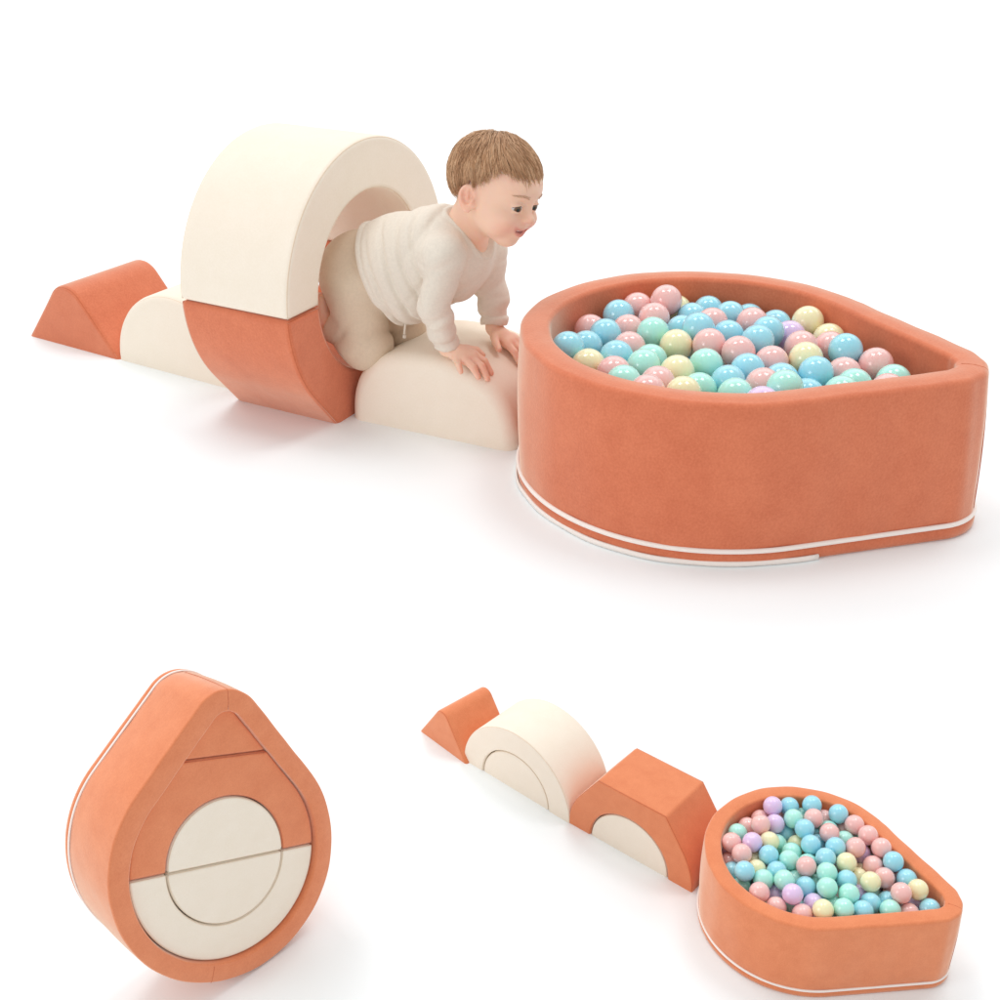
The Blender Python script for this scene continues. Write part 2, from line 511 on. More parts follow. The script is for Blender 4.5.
# ================================================================ balls
BALLS = {
    'T': (0.1067, [
        ('P', -0.592, -0.664, 0.861, 'right pink ball, far left in large pit, between blue and pink balls'),
        ('P', -0.6, -0.466, 0.938, 'right pink ball, far centre left in large pit, between blue and pink balls'),
        ('Y', -0.773, -0.439, 0.817, 'yellow ball, far centre left in large pit, between blue and pink balls'),
        ('B', -0.39, -0.731, 0.864, 'blue ball, far left in large pit, beside two pink balls'),
        ('B', -0.816, -0.225, 0.827, 'blue ball, far centre left in large pit, between blue and yellow balls'),
        ('P', -0.165, -0.851, 0.816, 'left pink ball, far left in large pit, between blue and pink balls'),
        ('B', -0.022, -0.697, 0.855, 'blue ball, far left in large pit, between blue and pink balls'),
        ('P', -0.22, -0.607, 0.832, 'left pink ball, far left in large pit, between blue and mint balls'),
        ('M', -0.141, -0.412, 0.868, 'mint ball, far centre left in large pit, between pink and yellow balls'),
        ('B', -0.362, -0.28, 0.828, 'leftmost blue ball, far centre left in large pit, between blue and pink balls'),
        ('B', -0.227, -0.137, 0.91, 'blue ball, far centre left in large pit, beside two blue balls'),
        ('P', -0.486, -0.111, 0.863, 'pink ball, far centre left in large pit, beside two blue balls'),
        ('B', -0.333, 0.037, 0.848, 'middle blue ball, far centre left in large pit, between blue and pink balls'),
        ('B', 0.182, -0.752, 0.834, 'blue ball, far left in large pit, beside two blue balls'),
        ('B', 0.382, -0.803, 0.889, 'blue ball, far left in large pit, between blue and yellow balls'),
        ('B', 0.308, -0.507, 0.85, 'blue ball, far left in large pit, between pink and yellow balls'),
        ('P', 0.092, -0.494, 0.835, 'right pink ball, far left in large pit, between blue and mint balls'),
        ('M', 0.208, -0.315, 0.818, 'right mint ball, middle left in large pit, between mint and pink balls'),
        ('M', 0.415, -0.296, 0.862, 'left mint ball, middle left in large pit, between mint and pink balls'),
        ('Y', -0.042, -0.225, 0.845, 'yellow ball, far centre left in large pit, between mint and pink balls'),
        ('P', -0.055, -0.015, 0.878, 'pink ball, far centre left in large pit, between blue and yellow balls'),
        ('Y', 0.49, -0.626, 0.84, 'yellow ball, middle left in large pit, between blue and pink balls'),
        ('P', 0.578, -0.432, 0.854, 'left pink ball, middle left in large pit, between mint and yellow balls'),
        ('M', 0.753, -0.312, 0.878, 'mint ball, middle left in large pit, beside two pink balls'),
        ('P', 0.626, -0.142, 0.853, 'pink ball, middle centre left in large pit, between mint and yellow balls'),
        ('P', 0.865, -0.132, 0.89, 'right pink ball, middle left in large pit, between mint and yellow balls'),
        ('Y', 0.422, -0.083, 0.858, 'left yellow ball, middle centre left in large pit, between mint and pink balls'),
        ('M', 0.225, 0.041, 0.85, 'right mint ball, middle centre left in large pit, between blue and yellow balls'),
        ('B', 0.395, 0.225, 0.833, 'blue ball, middle centre left in large pit, between blue and pink balls'),
        ('M', 0.563, 0.094, 0.826, 'left mint ball, middle centre left in large pit, between blue and yellow balls'),
        ('Y', 0.767, 0.055, 0.873, 'right yellow ball, middle centre left in large pit, between mint and pink balls'),
        ('M', 0.616, 0.323, 0.85, 'mint ball, middle centre left in large pit, between lilac and mint balls'),
        ('P', -0.398, -0.485, 0.874, 'left pink ball, far centre left in large pit, between blue and pink balls'),
        ('B', -0.61, -0.281, 0.835, 'blue ball, far centre left in large pit, beside two pink balls'),
        ('B', -0.687, -0.041, 0.855, 'rightmost blue ball, far centre left in large pit, between blue and pink balls'),
        ('P', -0.57, 0.137, 0.873, 'pink ball, far centre right in large pit, beside two blue balls'),
        ('B', -0.869, 0.049, 0.792, 'blue ball, far centre right in large pit, beside two blue balls'),
        ('B', -0.736, 0.26, 0.82, 'blue ball, far centre right in large pit, between pink and yellow balls'),
        ('B', -0.4, 0.279, 0.889, 'blue ball, far centre right in large pit, between blue and lilac balls'),
        ('Y', -0.757, 0.466, 0.869, 'yellow ball, far centre right in large pit, between blue and lilac balls'),
        ('L', -0.566, 0.39, 0.819, 'lilac ball, far centre right in large pit, between blue and yellow balls'),
        ('B', -0.189, 0.26, 0.897, 'blue ball, far centre right in large pit, between blue and pink balls'),
        ('P', 0.011, 0.188, 0.88, 'pink ball, far centre right in large pit, between blue and pink balls'),
        ('Y', -0.629, 0.634, 0.814, 'yellow ball, far right in large pit, between pink and yellow balls'),
        ('P', -0.423, 0.678, 0.835, 'pink ball, far right in large pit, between blue and yellow balls'),
        ('B', -0.257, 0.796, 0.896, 'blue ball, far right in large pit, beside two pink balls'),
        ('Y', -0.084, 0.588, 0.868, 'yellow ball, middle centre right in large pit, between blue and pink balls'),
        ('P', -0.195, 0.996, 0.854, 'pink ball, middle right in large pit, between blue and pink balls'),
        ('P', 0.009, 0.398, 0.847, 'pink ball, middle centre right in large pit, between pink and yellow balls'),
        ('B', 0.194, 0.293, 0.847, 'left blue ball, middle centre right in large pit, between blue and pink balls'),
        ('P', -0.047, 0.832, 0.82, 'pink ball, middle right in large pit, between blue and mint balls'),
        ('B', 0.104, 0.687, 0.858, 'blue ball, middle centre right in large pit, between pink and yellow balls'),
        ('M', 0.003, 1.13, 0.839, 'mint ball, middle right in large pit, beside two pink balls'),
        ('B', 0.207, 0.504, 0.823, 'right blue ball, middle centre right in large pit, between blue and pink balls'),
        ('P', 0.406, 0.436, 0.854, 'pink ball, middle centre right in large pit, between blue and mint balls'),
        ('M', 0.541, 0.588, 0.915, 'mint ball, middle centre right in large pit, between lilac and pink balls'),
        ('B', 0.319, 0.684, 0.795, 'blue ball, middle centre right in large pit, between blue and mint balls'),
        ('M', 0.352, 0.885, 0.857, 'mint ball, middle right in large pit, between blue and lilac balls'),
        ('M', 0.144, 0.925, 0.831, 'mint ball, middle right in large pit, between mint and pink balls'),
        ('L', 0.732, 0.505, 0.873, 'left lilac ball, middle centre right in large pit, beside two mint balls'),
        ('L', 0.518, 0.765, 0.802, 'right lilac ball, middle centre right in large pit, beside two mint balls'),
        ('P', 0.215, 1.126, 0.859, 'pink ball, middle right in large pit, beside two mint balls'),
        ('P', -0.285, 0.518, 0.863, 'pink ball, far centre right in large pit, between pink and yellow balls'),
        ('Y', -0.889, 0.03, 0.556, 'half buried yellow ball, far centre right in large pit, beside two blue balls'),
        ('Y', -0.504, -0.48, 0.423, 'left half buried yellow ball, middle centre left in large pit, between blue and pink balls'),
        ('Y', 0.723, -0.518, 0.423, 'right half buried yellow ball, near left in large pit, between pink and yellow balls'),
        ('B', 0.241, 0.611, 0.423, 'right half buried blue ball, near centre right in large pit, beside two blue balls'),
        ('M', 0.01, -0.167, 0.423, 'half buried mint ball, middle centre left in large pit, between mint and yellow balls'),
        ('Y', 0.361, 0.953, 0.558, 'half buried yellow ball, near right in large pit, between lilac and mint balls'),
        ('Y', 0.042, 0.829, 0.423, 'half buried yellow ball, near right in large pit, between mint and pink balls'),
        ('P', -0.092, -0.15, 0.608, 'half buried pink ball, middle centre left in large pit, between pink and yellow balls'),
        ('Y', 0.222, -0.158, 0.423, 'half buried yellow ball, near centre left in large pit, beside two mint balls'),
        ('Y', 0.581, -0.673, 0.423, 'left half buried yellow ball, near left in large pit, between pink and yellow balls'),
        ('P', 0.143, 0.722, 0.575, 'right half buried pink ball, near centre right in large pit, beside two blue balls'),
        ('Y', 0.414, -0.266, 0.423, 'half buried yellow ball, near left in large pit, beside two mint balls'),
        ('Y', -0.442, -0.771, 0.567, 'half buried yellow ball, far left in large pit, between blue and pink balls'),
        ('B', 0.43, 0.159, 0.423, 'right half buried blue ball, near centre left in large pit, between blue and mint balls'),
        ('P', -0.027, 0.05, 0.423, 'half buried pink ball, middle centre left in large pit, beside two pink balls'),
        ('B', 0.671, 0.584, 0.423, 'half buried blue ball, near centre right in large pit, beside two lilac balls'),
        ('L', 0.424, -0.053, 0.423, 'half buried lilac ball, near centre left in large pit, between mint and yellow balls'),
        ('M', 0.885, 0.082, 0.423, 'half buried mint ball, near centre left in large pit, between pink and yellow balls'),
        ('Y', -0.512, -0.188, 0.572, 'right half buried yellow ball, middle centre left in large pit, between blue and pink balls'),
        ('P', 0.34, 0.493, 0.57, 'left half buried pink ball, near centre right in large pit, beside two blue balls'),
        ('B', -0.28, -0.455, 0.488, 'rightmost half buried blue ball, middle left in large pit, between blue and pink balls'),
        ('M', 0.544, 0.261, 0.57, 'half buried mint ball, near centre left in large pit, between blue and mint balls'),
        ('Y', 0.417, -0.597, 0.535, 'half buried yellow ball, middle left in large pit, between blue and yellow balls'),
        ('L', 0.569, 0.705, 0.564, 'half buried lilac ball, near centre right in large pit, between blue and lilac balls'),
        ('B', 0.825, -0.333, 0.423, 'left half buried blue ball, near left in large pit, between mint and pink balls'),
        ('B', -0.349, 0.967, 0.423, 'half buried blue ball, near right in large pit, beside two pink balls'),
        ('M', 0.88, -0.129, 0.423, 'right half buried mint ball, near left in large pit, between pink and yellow balls'),
        ('B', -0.572, -0.681, 0.423, 'middle half buried blue ball, middle left in large pit, between blue and pink balls'),
        ('P', 0.118, 1.241, 0.423, 'left half buried pink ball, near right in large pit, between mint and pink balls'),
        ('M', -0.166, 1.075, 0.423, 'half buried mint ball, near right in large pit, between mint and pink balls'),
        ('B', 0.253, 0.829, 0.423, 'half buried blue ball, near right in large pit, between blue and mint balls'),
        ('M', -0.523, 0.332, 0.596, 'half buried mint ball, middle centre right in large pit, between blue and lilac balls'),
        ('Y', -0.634, 0.277, 0.423, 'half buried yellow ball, middle centre right in large pit, between blue and lilac balls'),
        ('L', 0.671, 0.162, 0.423, 'half buried lilac ball, near centre left in large pit, beside two mint balls'),
        ('M', 0.246, -0.654, 0.423, 'half buried mint ball, middle left in large pit, beside two blue balls'),
        ('M', -0.523, 0.456, 0.423, 'half buried mint ball, middle centre right in large pit, between lilac and yellow balls'),
        ('M', -0.622, 0.642, 0.423, 'left half buried mint ball, middle centre right in large pit, between pink and yellow balls'),
        ('B', 0.266, -0.303, 0.572, 'half buried blue ball, middle left in large pit, beside two mint balls'),
        ('B', 0.313, -0.088, 0.602, 'half buried blue ball, middle centre left in large pit, between mint and yellow balls'),
        ('B', 0.682, -0.051, 0.423, 'half buried blue ball, near centre left in large pit, between mint and pink balls'),
        ('B', 0.682, -0.384, 0.583, 'right half buried blue ball, near left in large pit, between mint and pink balls'),
        ('M', -0.158, -0.682, 0.437, 'half buried mint ball, middle left in large pit, beside two pink balls'),
        ('M', 0.627, -0.256, 0.423, 'half buried mint ball, near left in large pit, beside two pink balls'),
        ('P', 0.436, 0.372, 0.423, 'half buried pink ball, near centre right in large pit, between blue and pink balls'),
        ('B', 0.224, 0.392, 0.423, 'left half buried blue ball, near centre right in large pit, beside two blue balls'),
        ('P', 0.454, 0.596, 0.423, 'half buried pink ball, near centre right in large pit, between blue and lilac balls'),
        ('P', 0.467, -0.365, 0.609, 'half buried pink ball, middle left in large pit, between mint and pink balls'),
        ('M', -0.232, 0.66, 0.423, 'half buried mint ball, near centre right in large pit, beside two pink balls'),
        ('B', 0.406, -0.791, 0.423, 'half buried blue ball, near left in large pit, between blue and yellow balls'),
        ('B', 0.048, -0.725, 0.423, 'right half buried blue ball, middle left in large pit, beside two blue balls'),
        ('B', -0.049, 0.938, 0.583, 'half buried blue ball, middle right in large pit, beside two pink balls'),
        ('B', -0.63, 0.032, 0.597, 'half buried blue ball, far centre left in large pit, between blue and pink balls'),
        ('P', 0.103, 0.217, 0.423, 'half buried pink ball, near centre left in large pit, between blue and pink balls'),
        ('M', 0.101, -0.535, 0.521, 'half buried mint ball, middle left in large pit, between mint and pink balls'),
        ('B', 0.207, -0.865, 0.423, 'left half buried blue ball, middle left in large pit, beside two blue balls'),
        ('M', 0.522, -0.449, 0.423, 'left half buried mint ball, near left in large pit, between pink and yellow balls'),
        ('P', -0.091, 1.274, 0.423, 'right half buried pink ball, near right in large pit, between mint and pink balls'),
        ('B', 0.243, 0.057, 0.423, 'left half buried blue ball, near centre left in large pit, between blue and mint balls'),
        ('Y', -0.32, 0.802, 0.556, 'half buried yellow ball, middle right in large pit, between blue and pink balls'),
        ('P', -0.183, 0.041, 0.596, 'half buried pink ball, middle centre left in large pit, between blue and pink balls'),
        ('P', 0.841, 0.289, 0.423, 'half buried pink ball, near centre left in large pit, between lilac and mint balls'),
        ('L', -0.053, 0.207, 0.566, 'half buried lilac ball, middle centre right in large pit, beside two pink balls'),
        ('P', -0.303, 0.337, 0.595, 'half buried pink ball, middle centre right in large pit, between blue and pink balls'),
        ('M', -0.003, 0.401, 0.423, 'half buried mint ball, near centre right in large pit, between blue and pink balls'),
        ('B', 0.11, -0.038, 0.559, 'half buried blue ball, middle centre left in large pit, between mint and pink balls'),
        ('M', 0.467, 0.827, 0.423, 'half buried mint ball, near centre right in large pit, between blue and lilac balls'),
        ('M', 0.648, 0.374, 0.423, 'half buried mint ball, near centre left in large pit, between lilac and mint balls'),
        ('Y', -0.001, 0.619, 0.423, 'half buried yellow ball, near centre right in large pit, between blue and pink balls'),
        ('B', -0.299, -0.187, 0.575, 'half buried blue ball, middle centre left in large pit, beside two blue balls'),
        ('B', 0.255, 1.079, 0.423, 'half buried blue ball, near right in large pit, between mint and pink balls'),
        ('M', -0.186, 0.29, 0.423, 'left half buried mint ball, middle centre right in large pit, between blue and pink balls'),
        ('L', -0.166, 0.862, 0.423, 'half buried lilac ball, near right in large pit, beside two pink balls'),
        ('Y', 0.555, 0.488, 0.575, 'half buried yellow ball, near centre right in large pit, between mint and pink balls'),
        ('M', -0.738, -0.205, 0.566, 'half buried mint ball, far centre left in large pit, beside two blue balls'),
        ('M', -0.099, 0.73, 0.575, 'right half buried mint ball, middle centre right in large pit, between pink and yellow balls'),
        ('M', 0.309, -0.45, 0.423, 'half buried mint ball, near left in large pit, between blue and mint balls'),
        ('M', -0.756, 0.468, 0.423, 'half buried mint ball, middle centre right in large pit, beside two yellow balls'),
        ('L', -0.402, -0.294, 0.423, 'half buried lilac ball, middle centre left in large pit, beside two blue balls'),
        ('M', 0.116, 0.51, 0.563, 'right half buried mint ball, middle centre right in large pit, between blue and pink balls'),
        ('B', -0.846, 0.274, 0.423, 'half buried blue ball, middle centre right in large pit, beside two blue balls'),
        ('Y', -0.025, -0.35, 0.576, 'half buried yellow ball, middle centre left in large pit, between pink and yellow balls'),
        ('B', 0.045, 1.042, 0.423, 'half buried blue ball, near right in large pit, beside two mint balls'),
        ('B', 0.274, 0.228, 0.549, 'half buried blue ball, near centre left in large pit, beside two blue balls'),
        ('M', 0.058, -0.887, 0.572, 'half buried mint ball, middle left in large pit, between blue and pink balls'),
        ('B', -0.141, 0.51, 0.542, 'half buried blue ball, middle centre right in large pit, between pink and yellow balls'),
        ('P', 0.552, 0.049, 0.558, 'half buried pink ball, near centre left in large pit, between mint and yellow balls'),
        ('M', -0.405, 0.048, 0.593, 'half buried mint ball, middle centre left in large pit, between blue and pink balls'),
        ('B', 0.356, 0.716, 0.569, 'half buried blue ball, near centre right in large pit, between blue and lilac balls'),
        ('P', -0.299, -0.837, 0.423, 'half buried pink ball, middle left in large pit, between blue and pink balls'),
        ('P', 0.519, -0.161, 0.579, 'half buried pink ball, near centre left in large pit, between pink and yellow balls'),
        ('B', -0.093, -0.884, 0.423, 'leftmost half buried blue ball, middle left in large pit, between blue and pink balls'),
    ]),
    'B': (0.1223, [
        ('L', -0.597, -0.602, 1.079, 'left lilac ball, far left in small pit, between blue and pink balls'),
        ('B', -0.759, -0.433, 1.016, 'blue ball, far centre left in small pit, between lilac and mint balls'),
        ('M', -0.832, -0.268, 0.854, 'right mint ball, far centre left in small pit, beside two blue balls'),
        ('B', -0.856, -0.176, 1.079, 'blue ball, far centre left in small pit, beside two pink balls'),
        ('P', -0.504, -0.713, 0.884, 'left pink ball, far left in small pit, between lilac and pink balls'),
        ('P', -0.28, -0.808, 0.895, 'right pink ball, far left in small pit, beside two pink balls'),
        ('M', -0.048, -0.857, 0.956, 'mint ball, far left in small pit, beside two pink balls'),
        ('P', -0.205, -0.628, 1.079, 'right pink ball, far left in small pit, between lilac and pink balls'),
        ('P', -0.685, -0.495, 0.791, 'pink ball, far centre left in small pit, beside two blue balls'),
        ('L', -0.392, -0.499, 0.994, 'right lilac ball, far left in small pit, between blue and pink balls'),
        ('M', -0.548, -0.313, 1.037, 'left mint ball, far centre left in small pit, beside two blue balls'),
        ('P', -0.631, -0.087, 1.079, 'left pink ball, far centre left in small pit, between blue and mint balls'),
        ('B', -0.477, -0.368, 0.809, 'blue ball, far centre left in small pit, between lilac and yellow balls'),
        ('B', -0.392, -0.13, 1.079, 'blue ball, far centre left in small pit, between blue and pink balls'),
        ('P', -0.106, -0.641, 0.857, 'pink ball, far left in small pit, between pink and yellow balls'),
        ('L', 0.124, -0.62, 1.061, 'lilac ball, far left in small pit, between pink and yellow balls'),
        ('P', 0.204, -0.85, 1.017, 'left pink ball, far left in small pit, beside two pink balls'),
        ('P', 0.363, -0.668, 1.053, 'pink ball, far left in small pit, between blue and lilac balls'),
        ('Y', -0.048, -0.456, 1.005, 'yellow ball, far left in small pit, between blue and mint balls'),
        ('M', -0.224, -0.4, 0.847, 'mint ball, far left in small pit, between lilac and yellow balls'),
        ('Y', -0.328, -0.179, 0.849, 'yellow ball, far centre left in small pit, between blue and mint balls'),
        ('B', -0.197, 0.012, 1.047, 'blue ball, far centre left in small pit, between blue and mint balls'),
        ('B', -0.445, 0.033, 0.865, 'blue ball, far centre left in small pit, between blue and yellow balls'),
        ('B', 0.185, -0.389, 1.011, 'blue ball, far left in small pit, between blue and yellow balls'),
        ('M', -0.094, -0.181, 0.917, 'mint ball, far centre left in small pit, between mint and yellow balls'),
        ('P', 0.299, -0.821, 0.795, 'pink ball, middle left in small pit, between blue and pink balls'),
        ('M', -0.663, 0.108, 0.942, 'mint ball, far centre right in small pit, between mint and pink balls'),
        ('B', -0.706, 0.001, 0.728, 'blue ball, far centre left in small pit, between mint and pink balls'),
        ('B', -0.246, 0.171, 0.868, 'left blue ball, middle centre left in small pit, between blue and mint balls'),
        ('Y', 0.199, -0.562, 0.837, 'yellow ball, middle left in small pit, between lilac and pink balls'),
        ('B', 0.506, -0.713, 0.861, 'blue ball, middle left in small pit, between mint and pink balls'),
        ('B', 0.65, -0.537, 1.079, 'left blue ball, middle left in small pit, beside two mint balls'),
        ('Y', 0.403, -0.462, 0.928, 'yellow ball, middle left in small pit, between mint and pink balls'),
        ('P', 0.255, -0.331, 0.784, 'pink ball, middle left in small pit, between blue and yellow balls'),
        ('M', 0.682, -0.547, 0.838, 'mint ball, middle left in small pit, beside two blue balls'),
        ('M', 0.586, -0.317, 0.996, 'mint ball, middle left in small pit, between blue and pink balls'),
        ('M', 0.132, -0.151, 1.0, 'leftmost mint ball, middle centre left in small pit, beside two mint balls'),
        ('M', 0.541, -0.086, 1.06, 'mint ball, middle centre left in small pit, between blue and lilac balls'),
        ('P', 0.211, 0.076, 1.072, 'pink ball, middle centre left in small pit, between blue and mint balls'),
        ('M', 0.014, 0.05, 0.933, 'mint ball, middle centre left in small pit, between mint and pink balls'),
        ('B', 0.362, -0.225, 0.977, 'right blue ball, middle left in small pit, beside two mint balls'),
        ('M', 0.263, -0.012, 0.85, 'left mint ball, middle centre left in small pit, between blue and mint balls'),
        ('B', 0.417, 0.142, 0.959, 'blue ball, middle centre left in small pit, between lilac and mint balls'),
        ('M', 0.212, 0.227, 0.855, 'middle mint ball, middle centre left in small pit, beside two mint balls'),
        ('P', 0.825, -0.288, 1.017, 'pink ball, middle left in small pit, between mint and yellow balls'),
        ('L', 0.583, -0.157, 0.813, 'lilac ball, middle left in small pit, beside two mint balls'),
        ('L', 0.726, 0.07, 1.079, 'lilac ball, middle centre left in small pit, between mint and pink balls'),
        ('M', 0.648, 0.073, 0.849, 'mint ball, middle centre left in small pit, beside two lilac balls'),
        ('P', 0.871, -0.063, 0.936, 'pink ball, middle left in small pit, between lilac and pink balls'),
        ('L', 0.596, 0.299, 0.924, 'lilac ball, middle centre left in small pit, between blue and pink balls'),
        ('P', 0.841, 0.236, 0.947, 'pink ball, near centre left in small pit, between lilac and yellow balls'),
        ('P', 0.869, 0.095, 0.75, 'left pink ball, near centre left in small pit, between mint and pink balls'),
        ('P', 0.768, 0.416, 0.801, 'pink ball, near centre left in small pit, between lilac and pink balls'),
        ('Y', 0.754, 0.441, 1.044, 'yellow ball, near centre left in small pit, between mint and pink balls'),
        ('M', -0.027, 0.272, 0.838, 'mint ball, middle centre left in small pit, beside two blue balls'),
        ('Y', 0.838, -0.246, 0.778, 'yellow ball, near left in small pit, beside two pink balls'),
        ('P', -0.874, -0.006, 0.905, 'right pink ball, far centre left in small pit, between blue and mint balls'),
        ('B', -0.859, 0.159, 1.079, 'blue ball, far centre right in small pit, beside two pink balls'),
        ('P', -0.836, 0.255, 0.857, 'pink ball, far centre right in small pit, beside two mint balls'),
        ('P', -0.785, 0.384, 1.058, 'pink ball, far centre right in small pit, between blue and pink balls'),
        ('P', -0.66, 0.582, 1.079, 'pink ball, far centre right in small pit, beside two pink balls'),
        ('P', -0.523, 0.778, 1.079, 'pink ball, far right in small pit, between mint and pink balls'),
        ('M', -0.734, 0.473, 0.836, 'mint ball, far centre right in small pit, between lilac and mint balls'),
        ('P', -0.469, 0.158, 1.079, 'pink ball, far centre right in small pit, between blue and mint balls'),
        ('P', -0.38, 0.504, 1.079, 'pink ball, far centre right in small pit, between blue and lilac balls'),
        ('B', -0.266, 0.291, 1.079, 'blue ball, far centre right in small pit, between blue and pink balls'),
        ('B', -0.03, 0.239, 1.079, 'right blue ball, middle centre left in small pit, between blue and mint balls'),
        ('M', -0.515, 0.79, 0.838, 'mint ball, middle right in small pit, between lilac and pink balls'),
        ('L', -0.516, 0.557, 0.889, 'lilac ball, far centre right in small pit, between mint and yellow balls'),
        ('M', -0.573, 0.332, 0.948, 'mint ball, far centre right in small pit, between lilac and pink balls'),
        ('Y', -0.088, 0.475, 1.066, 'yellow ball, middle centre right in small pit, between blue and yellow balls'),
        ('Y', -0.321, 0.606, 0.761, 'right yellow ball, middle centre right in small pit, between lilac and yellow balls'),
        ('P', -0.224, 0.413, 0.873, 'pink ball, middle centre right in small pit, beside two blue balls'),
        ('P', -0.307, 0.749, 0.959, 'pink ball, middle centre right in small pit, between pink and yellow balls'),
        ('P', -0.378, 0.988, 0.838, 'pink ball, middle right in small pit, between mint and pink balls'),
        ('P', -0.138, 0.921, 0.995, 'pink ball, middle right in small pit, between pink and yellow balls'),
        ('B', -0.262, 1.156, 0.978, 'blue ball, middle right in small pit, between blue and yellow balls'),
        ('B', -0.364, 0.96, 1.079, 'right blue ball, middle right in small pit, between blue and pink balls'),
        ('Y', -0.111, 0.629, 0.879, 'left yellow ball, middle centre right in small pit, between lilac and yellow balls'),
        ('B', 0.138, 0.546, 1.014, 'blue ball, middle centre right in small pit, between mint and yellow balls'),
        ('Y', 0.067, 0.803, 1.051, 'yellow ball, middle centre right in small pit, between blue and pink balls'),
        ('P', -0.149, 1.051, 0.79, 'pink ball, middle right in small pit, between blue and pink balls'),
        ('P', 0.095, 1.16, 1.078, 'pink ball, middle right in small pit, between mint and yellow balls'),
        ('Y', -0.089, 1.314, 1.043, 'yellow ball, middle right in small pit, between blue and pink balls'),
        ('L', -0.129, 1.346, 0.805, 'lilac ball, middle right in small pit, between mint and yellow balls'),
        ('B', 0.024, 1.494, 0.925, 'blue ball, near right in small pit, between lilac and yellow balls'),
        ('B', 0.082, 1.028, 0.86, 'left blue ball, middle right in small pit, between blue and pink balls'),
        ('B', 0.257, 0.871, 0.918, 'blue ball, middle centre right in small pit, between lilac and mint balls'),
        ('M', 0.364, 0.632, 1.039, 'mint ball, middle centre right in small pit, beside two blue balls'),
        ('L', 0.111, 0.704, 0.83, 'lilac ball, middle centre right in small pit, between blue and yellow balls'),
        ('M', 0.299, 1.102, 0.961, 'mint ball, near right in small pit, between blue and pink balls'),
        ('B', 0.485, 0.833, 0.979, 'blue ball, near centre right in small pit, between blue and mint balls'),
        ('B', 0.582, 0.694, 0.803, 'blue ball, near centre right in small pit, beside two mint balls'),
        ('M', 0.431, 0.912, 0.754, 'mint ball, near centre right in small pit, beside two blue balls'),
        ('M', 0.087, 1.272, 0.657, 'mint ball, near right in small pit, between mint and pink balls'),
        ('B', 0.277, 1.133, 0.72, 'blue ball, near right in small pit, beside two mint balls'),
        ('M', 0.199, 0.32, 1.079, 'right mint ball, middle centre left in small pit, between blue and mint balls'),
        ('M', 0.432, 0.39, 1.079, 'rightmost mint ball, middle centre left in small pit, beside two mint balls'),
        ('M', 0.46, 0.494, 0.861, 'mint ball, middle centre right in small pit, between blue and mint balls'),
        ('M', 0.619, 0.641, 1.038, 'mint ball, middle centre right in small pit, between blue and yellow balls'),
        ('P', 0.583, 0.465, 0.653, 'right pink ball, near centre left in small pit, between mint and pink balls'),
        ('P', 0.167, 1.293, 0.886, 'pink ball, near right in small pit, beside two mint balls'),
        ('M', 0.01, 1.501, 0.681, 'mint ball, near right in small pit, between lilac and mint balls'),
        ('P', 0.225, 0.476, 0.798, 'pink ball, middle centre right in small pit, between blue and mint balls'),
        ('Y', 0.467, 0.289, 0.186, 'right half buried yellow ball, near centre left in small pit, beside two pink balls'),
        ('M', 0.28, 0.144, 0.583, 'rightmost half buried mint ball, middle centre left in small pit, beside two mint balls'),
        ('P', -0.588, -0.162, 0.853, 'half buried pink ball, far centre left in small pit, beside two blue balls'),
        ('P', -0.491, 0.004, 0.587, 'left half buried pink ball, middle centre left in small pit, beside two blue balls'),
        ('B', -0.147, 1.321, 0.425, 'half buried blue ball, near right in small pit, beside two mint balls'),
        ('B', -0.04, 0.183, 0.539, 'half buried blue ball, middle centre left in small pit, between blue and mint balls'),
        ('L', -0.12, -0.865, 0.591, 'half buried lilac ball, far left in small pit, beside two pink balls'),
        ('L', -0.415, 0.207, 0.698, 'half buried lilac ball, middle centre right in small pit, beside two blue balls'),
        ('B', -0.34, -0.805, 0.513, 'half buried blue ball, far left in small pit, beside two pink balls'),
        ('P', -0.318, 0.205, 0.379, 'right half buried pink ball, middle centre left in small pit, beside two blue balls'),
        ('P', -0.325, -0.395, 0.626, 'half buried pink ball, far centre left in small pit, between blue and mint balls'),
        ('B', 0.603, -0.251, 0.186, 'left half buried blue ball, near left in small pit, between lilac and yellow balls'),
        ('Y', 0.731, 0.067, 0.553, 'half buried yellow ball, near centre left in small pit, between mint and pink balls'),
        ('P', 0.489, -0.463, 0.31, 'half buried pink ball, near left in small pit, between mint and pink balls'),
        ('M', -0.031, 1.487, 0.186, 'right half buried mint ball, near right in small pit, beside two mint balls'),
        ('M', 0.54, -0.687, 0.397, 'half buried mint ball, middle left in small pit, between blue and mint balls'),
        ('B', 0.555, 0.701, 0.567, 'right half buried blue ball, near centre right in small pit, between blue and pink balls'),
        ('L', -0.395, -0.569, 0.481, 'half buried lilac ball, far left in small pit, between blue and pink balls'),
        ('B', 0.666, -0.063, 0.308, 'half buried blue ball, near left in small pit, between lilac and pink balls'),
        ('P', 0.139, 0.617, 0.608, 'half buried pink ball, middle centre right in small pit, between lilac and pink balls'),
        ('B', 0.738, -0.169, 0.577, 'right half buried blue ball, near left in small pit, between lilac and yellow balls'),
        ('P', -0.789, 0.375, 0.621, 'half buried pink ball, far centre right in small pit, between mint and pink balls'),
        ('B', 0.855, 0.18, 0.389, 'left half buried blue ball, near centre left in small pit, beside two pink balls'),
        ('L', 0.343, 0.686, 0.769, 'half buried lilac ball, near centre right in small pit, between blue and lilac balls'),
        ('Y', -0.135, -0.009, 0.753, 'half buried yellow ball, middle centre left in small pit, between blue and mint balls'),
        ('L', 0.536, -0.062, 0.506, 'half buried lilac ball, near centre left in small pit, between lilac and mint balls'),
